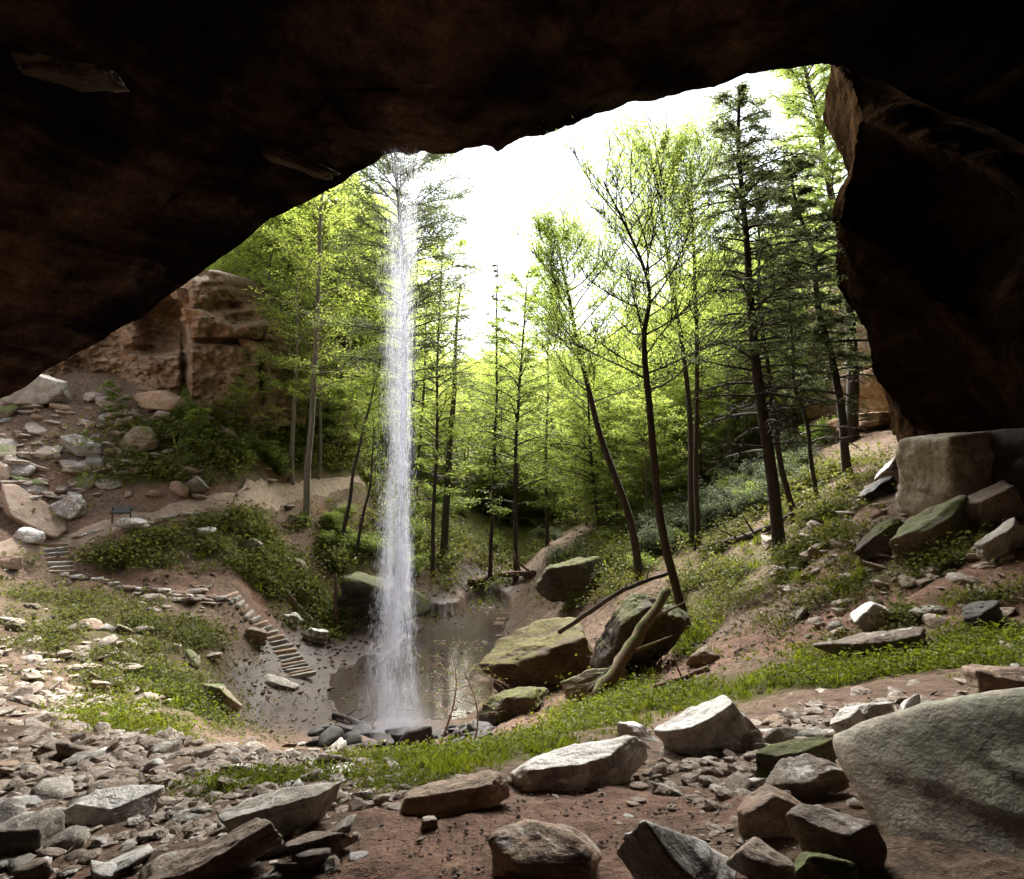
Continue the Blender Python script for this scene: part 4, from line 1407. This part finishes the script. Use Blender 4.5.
SAP = dict(BROAD, n=14, twigs=5, leaves=4, size=.06, thick=.1, bmax=.012, **{'from': .3})
sapling(440, 746, 96, "wispy sapling with tiny new leaves in front of the pool", 31, sp_(SAP, leaves=2, size=.07), 'leaf')
sapling(474, 742, 70, "small wispy sapling beside the low undercut boulder", 32, sp_(SAP, leaves=2, size=.07), 'leaf')
sapling(118, 416, 34, "small feathery green bush in front of the left cliff's dark hollow", 33, sp_(HEML, n=40, twigs=6, leaves=14, size=.14, bare=0, bmax=.03, **{'from': .05}), 'leafmid', "bush")

for q, (px, py, hp) in enumerate(((262, 452, 74), (300, 440, 62), (232, 430, 40), (334, 462, 70), (282, 420, 44), (350, 446, 60), (206, 442, 30))):
    sapling(px, py, hp, ("feathery bright green sapling arching over the bank above the path", "bright green sapling fan at the right foot of the left cliff", "low bright bush under the cliff's right corner", "leafy sapling beside the path just left of the waterfall",
                         "bright bush against the cliff behind the slender trunks", "light green sapling half behind the waterfall's left edge", "small bright bush in front of the cliff's middle")[q], 40 + q,
            sp_(BROAD, n=26, twigs=8, leaves=14, size=.17, bmax=.03, flat=.9, **{'from': .1}), 'leaf')

# forest beyond: a few kinds, each copied
random.seed(11)
KIND = []
for k in range(7):
    rs = np.random.default_rng(60 + k)
    H = 16.0
    t = np.linspace(0, 1, 16)
    bend = rs.normal(0, .5, 2)
    tr = np.column_stack([bend[0] * np.sin(t * 2.5) * .6, bend[1] * np.sin(t * 2.1) * .6, t * H - .4])
    rad = .17 * (1 - .85 * t)
    if k < 4:
        wood, leaf = grow(tr, rad, rs, sp_(BROAD, n=56, len=3.9, leaves=12, size=.27, twigs=9, **{'from': (.08, .2, .35, .03)[k]}))
        m_, b_ = 'leaf', ('barkpale', 'bark')[k % 2]
    elif k < 6:
        wood, leaf = grow(tr, rad, rs, sp_(HEML, n=60, len=2.8, leaves=9, size=.2, bare=.2))
        m_, b_ = 'needle', 'bark'
    else:
        wood, leaf = grow(tr, rad, rs, sp_(POLE, n=30, leaves=9, size=.24))
        m_, b_ = 'leafmid', 'bark'
    a, b = wood.mesh("trunk"), leaf.mesh("crown", False)
    a.materials.append(M[b_])
    b.materials.append(M[m_])
    KIND.append((a, b))
NAMES = {0: ("spring green tree in the wood beyond the basin", "spring green trees of the wood beyond"),
         1: ("dark evergreen tree in the wood beyond the basin", "dark evergreens of the wood beyond"),
         2: ("thin sparsely leaved tree in the wood beyond the basin", "thin sparse trees of the wood beyond")}
SKX = [215, 250, 290, 340, 400, 440, 480, 520, 560, 600, 640, 700, 760, 850]
SKY = [215, 190, 175, 175, 195, 240, 285, 270, 285, 325, 320, 280, 240, 220]
LIMX = [200, 260, 320, 380, 450, 520, 560, 640, 700, 760, 850]
LIMY = [385, 425, 455, 478, 505, 535, 530, 540, 500, 470, 430]
cnt = 0
tries = 0
while cnt < 165 and tries < 4000:
    tries += 1
    px = random.uniform(205, 850)
    Y = math.exp(random.uniform(math.log(52), math.log(150)))
    x = (px - 512) / F * Y
    z0 = gz(x, Y)
    # projected foot
    q = (z0 * math.cos(PITCH) - Y * math.sin(PITCH)) / (Y * math.cos(PITCH) + z0 * math.sin(PITCH))
    py = 439.5 - F * q
    if py > np.interp(px, LIMX, LIMY) or py < 330:
        continue
    top = np.interp(px, SKX, SKY) + abs(random.gauss(0, 30)) - 12
    H = (py - top) / F * Y
    if H < 4:
        continue
    H = min(H, random.uniform(14, 29) + (8 if px < 430 else 0))
    u = random.random()
    k = random.randrange(4) if u < .72 else (random.choice((4, 5)) if u < .80 else 6)
    lab = NAMES[0 if k < 4 else 1 if k < 6 else 2]
    root = empty("forest_tree", (x, Y, z0), lab[0], "tree", lab[1])
    root.rotation_euler = (random.gauss(0, .02), random.gauss(0, .03), random.uniform(0, 6.28))
    s = H / 16
    root.scale = (s * random.uniform(.85, 1.2),) * 2 + (s,)
    for nm, me in zip(("trunk", "crown"), KIND[k]):
        o = bpy.data.objects.new(nm, me)
        COL.objects.link(o)
        o.parent = root
    cnt += 1

for k in range(34):
    px = random.uniform(470, 810)
    Y = random.uniform(48, 95)
    x = (px - 512) / F * Y
    z0 = gz(x, Y)
    H = random.uniform(.72, 1.0) * (480 + 40 - np.interp(px, SKX, SKY)) / F * Y * .8
    root = empty("forest_tree", (x, Y, z0), NAMES[2][0], "tree", NAMES[2][1])
    root.rotation_euler = (random.gauss(0, .03), random.gauss(0, .05), random.uniform(0, 6.28))
    root.scale = (H / 16 * .9,) * 2 + (H / 16,)
    for nm, me in zip(("trunk", "crown"), KIND[6]):
        o = bpy.data.objects.new(nm, me)
        COL.objects.link(o)
        o.parent = root
for k in range(150):
    px = random.uniform(215, 800) if k < 95 else random.uniform(470, 680)
    py = np.interp(px, LIMX, LIMY) - abs(random.gauss(0, 26)) - 3
    p_ = G(px, py)
    if not 40 < p_[1] < 130:
        continue
    root = empty("understory_tree", p_, "small spring green tree leafy to the ground under the taller wood", "tree", "small green trees under the wood")
    s = random.uniform(.28, .62)
    root.rotation_euler = (random.gauss(0, .04), random.gauss(0, .04), random.uniform(0, 6.28))
    root.scale = (s * random.uniform(1.0, 1.5),) * 2 + (s,)
    for nm, me in zip(("trunk", "crown"), KIND[random.choice((0, 3))]):
        o = bpy.data.objects.new(nm, me)
        COL.objects.link(o)
        o.parent = root

# far hillside wood, one mass
def far_wood():
    rs = np.random.default_rng(5)
    n = 14000
    t = rs.uniform(-.62, .62, n)
    r = np.exp(rs.uniform(math.log(95), math.log(300), n))
    xy = np.column_stack([r * np.sin(t), r * np.cos(t)])
    z0 = height(xy)
    b = Buf()
    hgt = rs.uniform(0.5, 13, n)
    cen = np.column_stack([xy, z0 + hgt])
    rep = 9
    c = np.repeat(cen, rep, axis=0) + rs.normal(0, 1, (n * rep, 3)) * np.array([1.7, 1.7, 1.3])
    b.leaves(c, .75, rs, .5, np.clip(np.repeat(rs.random(n), rep) * .7 + rs.random(n * rep) * .3, 0, 1))
    tag(link("far_forest", b.mesh("far_forest", False), M['leaf']), "hazy bright green wood covering the far hillside", kind="stuff")


far_wood()

# shrubs (rhododendron) on the right slope
SH = []
for k in range(4):
    rs = np.random.default_rng(80 + k)
    wood, leaf = Buf(), Buf()
    for q in range(9):
        a, e = rs.uniform(0, 6.3), rs.uniform(.5, 1.3)
        L = rs.uniform(.7, 1.2)
        end = np.array([math.cos(a) * math.cos(e), math.sin(a) * math.cos(e), math.sin(e)]) * L
        wood.tube(np.array([[0, 0, -.1], end * .5 + rs.normal(0, .05, 3), end]), [.03, .02, .008], 4, False)
        for c in range(9):
            cc = end * rs.uniform(.45, 1.1) + rs.normal(0, .22, 3)
            nn = 26
            leaf.leaves(cc + rs.normal(0, .11, (nn, 3)), .11, rs, .4, np.clip(rs.normal(.4 + .3 * rs.random(), .15, nn), 0, 1))
    a, b = wood.mesh("stem"), leaf.mesh("foliage", False)
    a.materials.append(M["bark"])
    b.materials.append(M["shrub" if k < 2 else "leafmid"])
    SH.append((a, b))


def shrub(px, py, wpx, label, group, seed):
    p = G(px, py)
    if p[1] > 110 or not off_path(np.array([[p[0] - .6, p[1] - .8], [p[0], p[1]]])).all():
        return
    root = empty("shrub", p, label, "shrub", group)
    s = wpx * p[1] / F / 1.9
    root.scale = (s, s, s * random.uniform(.75, 1.05))
    root.rotation_euler = (0, 0, random.uniform(0, 6.3))
    for nm, me in zip(("stem", "foliage"), SH[seed % 2 + (2 if 'bank' in label or (seed % 5 == 0) else 0)]):
        o = bpy.data.objects.new(nm, me)
        COL.objects.link(o)
        o.parent = root


for k in range(56):
    px = random.uniform(640, 830)
    py = np.interp(px, [640, 700, 760, 830], [560, 535, 505, 470]) - random.uniform(-6, 52)
    shrub(px, py, random.uniform(22, 46), "grey green leafy shrub in the thicket under the right hand trees", "shrubs under the right hand trees", k)
for k in range(60):
    px = random.uniform(170, 500)
    py = np.interp(px, [170, 260, 340, 420, 500], [445, 470, 540, 560, 545]) - random.uniform(-18, 55)
    shrub(px, py, random.uniform(14, 34), "low leafy shrub on the green bank around the path", "low shrubs of the left bank", k)
for k in range(26):
    px = random.uniform(545, 650)
    py = random.uniform(505, 572)
    shrub(px, py, random.uniform(18, 34), "leafy shrub behind the pool boulders", "shrubs behind the pool boulders", k)

# ------------------------------------------------------------------ ground cover nobody could count
def cover(name, label, n, bl, mat, szpx, per, hpx, thmax=.75, r0=4, r1=75, spread=5, power=1.0):
    rs = np.random.default_rng(n)
    pts = polar_gate(-thmax, thmax, r0, r1, lambda q: off_path(q) * np.clip(mask(bl, q) * (.25 + 2.0 * fbm(np.column_stack([q * .9, q[:, :1] * 0]), 3)), 0, 1) ** power)(rs, n)
    zz = height(pts)
    r = np.hypot(pts[:, 0], pts[:, 1])
    unit = r / F
    rep = per
    c = np.repeat(np.column_stack([pts, zz]), rep, axis=0)
    un = np.repeat(unit, rep)
    cs = np.repeat(np.clip(np.exp(rs.normal(-.05, .45, n)), .4, 1.7), rep)
    un = un * cs
    sz = np.maximum(szpx * un, .015)
    off = rs.normal(0, 1, (len(c), 3)) * (spread * un)[:, None]
    off[:, 2] = np.abs(off[:, 2]) * .55 + rs.random(len(c)) * hpx * un
    b = Buf()
    b.leaves(c + off, sz, rs, .25, np.clip(np.repeat(rs.random(n), rep) * .7 + rs.random(len(c)) * .3, 0, 1))
    tag(link(name, b.mesh(name, False), M[mat]), label, kind="stuff")


B_BRIGHT = blobs("""440 764 60 7; 520 752 50 7; 600 722 55 9; 680 698 50 13; 760 686 60 12; 850 672 60 11 .9; 940 660 60 11 .8; 1005 645 40 10 .7; 690 645 16 26 .8; 640 690 20 10 .6; 175 700 36 12 .6; 130 728 30 8 .7; 270 782 40 5; 330 776 30 4 .6""")
B_BANK = blobs("""235 548 70 22; 290 575 50 25; 180 545 40 14 .8; 345 570 40 26 .7; 200 440 60 25; 270 425 50 30; 330 450 40 25; 150 470 30 12; 400 480 60 20; 420 545 60 20 .7; 740 565 50 25 .8; 800 545 40 25 .8; 880 575 50 12 .9; 700 600 40 20 .8; 800 500 40 15 .7; 620 555 40 20; 830 590 40 14 .7; 950 610 50 8 .6; 120 560 50 7 .5; 500 545 40 10 .5""")
B_FAN = blobs("""130 655 70 40; 60 610 60 18 .7; 110 622 60 18 .8; 175 690 50 25; 200 640 40 30 .8; 50 660 40 30 .4; 150 600 50 10 .4""")
cover("green_herbs", "bright green moss and fern patches along the trail and at the foot of the slopes", 9000, B_BRIGHT, 'herb', 2.5, 15, 2.6)
cover("bank_undergrowth", "dull green undergrowth on the banks by the path and the right slope", 15000, B_BANK, 'herbdull', 2.5, 14, 2.8)
cover("fan_herbs", "sparse green weeds on the stony fan at left", 3400, B_FAN, 'herbdull', 2.3, 9, 1.8, power=1.4)

def tufts():
    rs = np.random.default_rng(41)
    n = 1100
    pts = polar_gate(-.75, .75, 4, 60, lambda q: off_path(q) * np.clip(np.maximum(mask(B_BRIGHT, q), .6 * mask(B_BANK, q)), 0, 1) ** 1.5)(rs, n)
    zz = height(pts)
    un = np.hypot(pts[:, 0], pts[:, 1]) / F * np.clip(np.exp(rs.normal(0, .4, n)), .5, 2)
    rep = 16
    c = np.repeat(np.column_stack([pts, zz]), rep, axis=0)
    u = np.repeat(un, rep)
    c = c + np.column_stack([rs.normal(0, 2.2, (n * rep, 2)) * u[:, None], 2.6 * u])
    b = Buf()
    b.leaves(c, 7.5 * u, rs, 0, np.clip(np.repeat(rs.random(n), rep) * .6 + rs.random(n * rep) * .4, 0, 1), .06, True)
    tag(link("grass_tufts", b.mesh("grass_tufts", False), M["herb"]), "grass tufts standing among the herbs and mossy banks", kind="stuff")


tufts()

# ------------------------------------------------------------------ waterfall
def waterfall():
    rs = np.random.default_rng(9)
    top, bot = P(402, 140, 26.2), P(392, 738, 25.4)
    root = empty("waterfall", (bot[0], bot[1], bot[2]), "tall thin white waterfall dropping free from the lip of the overhang", "waterfall")
    n = 230000
    t = np.where(rs.random(n) < .5, rs.random(n) ** .55, rs.random(n) ** .8)
    u = t
    sig = np.interp(u, [0, .1, .35, .7, .9, 1], [.6, .55, .40, .38, .55, .85])
    strand = rs.normal(0, 1, 40)
    pick = rs.integers(0, 40, n)
    base = np.where(rs.random(n) < .6, np.clip(strand[pick], -1.7, 1.7) * .7 + rs.normal(0, .12, n), np.clip(rs.normal(0, .8, n), -1.9, 1.9))
    x = base * sig + .12 * fbm(np.column_stack([u * 14, pick * 3.1, u * 0]), 2)
    y = rs.normal(0, 1, n) * sig * .8
    c = top[None] + (bot - top)[None] * u[:, None]
    c = c + np.column_stack([x, y, rs.normal(0, .1, n)]) - bot
    # denser knots falling one after another
    keep = rs.random(n) < np.clip(.42 + .95 * fbm(np.column_stack([c[:, 0] * 2.2, c[:, 1], c[:, 2] * .45]), 4), .06, 1) * np.interp(u, [0, .12, .3, 1], [.85, .6, .75, 1])
    c, u, n = c[keep], u[keep], int(keep.sum())
    L = rs.uniform(.05, .22, n)
    w = rs.uniform(.002, .0055, n)
    a = rs.uniform(0, math.pi, n)
    d = np.column_stack([np.cos(a), np.sin(a), np.zeros(n)]) * w[:, None]
    e = np.column_stack([-np.sin(a), np.cos(a), np.zeros(n)]) * w[:, None]
    zt = np.column_stack([np.zeros((n, 2)), L])
    # slim four sided drops: top point, belt of three, bottom point  (quads share the belt)
    V = np.stack([c + zt, c + d, c - d * .5 + e * .87, c - d * .5 - e * .87, c - zt * .6], 1).reshape(-1, 3)
    i = np.arange(n)[:, None] * 5
    Fq = np.concatenate([i + np.array([[0, 1, 4, 2]]), i + np.array([[0, 2, 4, 3]]), i + np.array([[0, 3, 4, 1]])])
    m, nt, p = new_mat("falling_water")
    out_ = nt.nodes["Material Output"]
    p.inputs["Base Color"].default_value = (.62, .65, .74, 1)
    p.inputs["Roughness"].default_value = .25
    tr = N(nt, "ShaderNodeBsdfTranslucent")
    tr.inputs[0].default_value = (.66, .68, .78, 1)
    ms = N(nt, "ShaderNodeMixShader")
    ms.inputs[0].default_value = .6
    nt.links.new(p.outputs[0], ms.inputs[1])
    nt.links.new(tr.outputs[0], ms.inputs[2])
    tp = N(nt, "ShaderNodeBsdfTransparent")
    m2 = N(nt, "ShaderNodeMixShader")
    m2.inputs[0].default_value = .27
    nt.links.new(tp.outputs[0], m2.inputs[1])
    nt.links.new(ms.outputs[0], m2.inputs[2])
    nt.links.new(m2.outputs[0], out_.inputs["Surface"])
    link("falling_water", mesh_np("falling_water", V, Fq, False), m, root)
    # splash at the foot
    n = 16000
    a = rs.uniform(0, 6.28, n)
    r = np.abs(rs.normal(0, .75, n))
    h = np.abs(rs.normal(0, .6, n)) * np.exp(-r * .9)
    c = np.column_stack([np.cos(a) * r * 1.2, np.sin(a) * r, h - .1])
    b = Buf()
    b.leaves(c, .045, rs, 0)
    link("splash", b.mesh("splash", False), m, root)
    # fine mist standing round the foot
    bm = bmesh.new()
    bmesh.ops.create_icosphere(bm, subdivisions=3, radius=1)
    me = bpy.data.meshes.new("mist")
    bm.to_mesh(me)
    bm.free()
    vm = bpy.data.materials.new("mist")
    vm.use_nodes = True
    vt = vm.node_tree
    vt.nodes.remove(vt.nodes["Principled BSDF"])
    pv = vt.nodes.new("ShaderNodeVolumePrincipled")
    pv.inputs["Color"].default_value = (.95, .95, 1, 1)
    g = vt.nodes.new("ShaderNodeTexCoord")
    ln = vt.nodes.new("ShaderNodeVectorMath")
    ln.operation = 'LENGTH'
    vt.links.new(g.outputs["Object"], ln.inputs[0])
    f = mrange(vt, ln.outputs["Value"], 1.0, 0.1)
    pv.inputs["Anisotropy"].default_value = .3
    vt.links.new(math_(vt, 'MULTIPLY', f, .028), pv.inputs["Density"])
    vt.links.new(pv.outputs[0], vt.nodes["Material Output"].inputs["Volume"])
    o = link("mist", me, vm, root)
    o.location = (0, 0, .9)
    o.scale = (2.6, 2.2, 2.4)


waterfall()
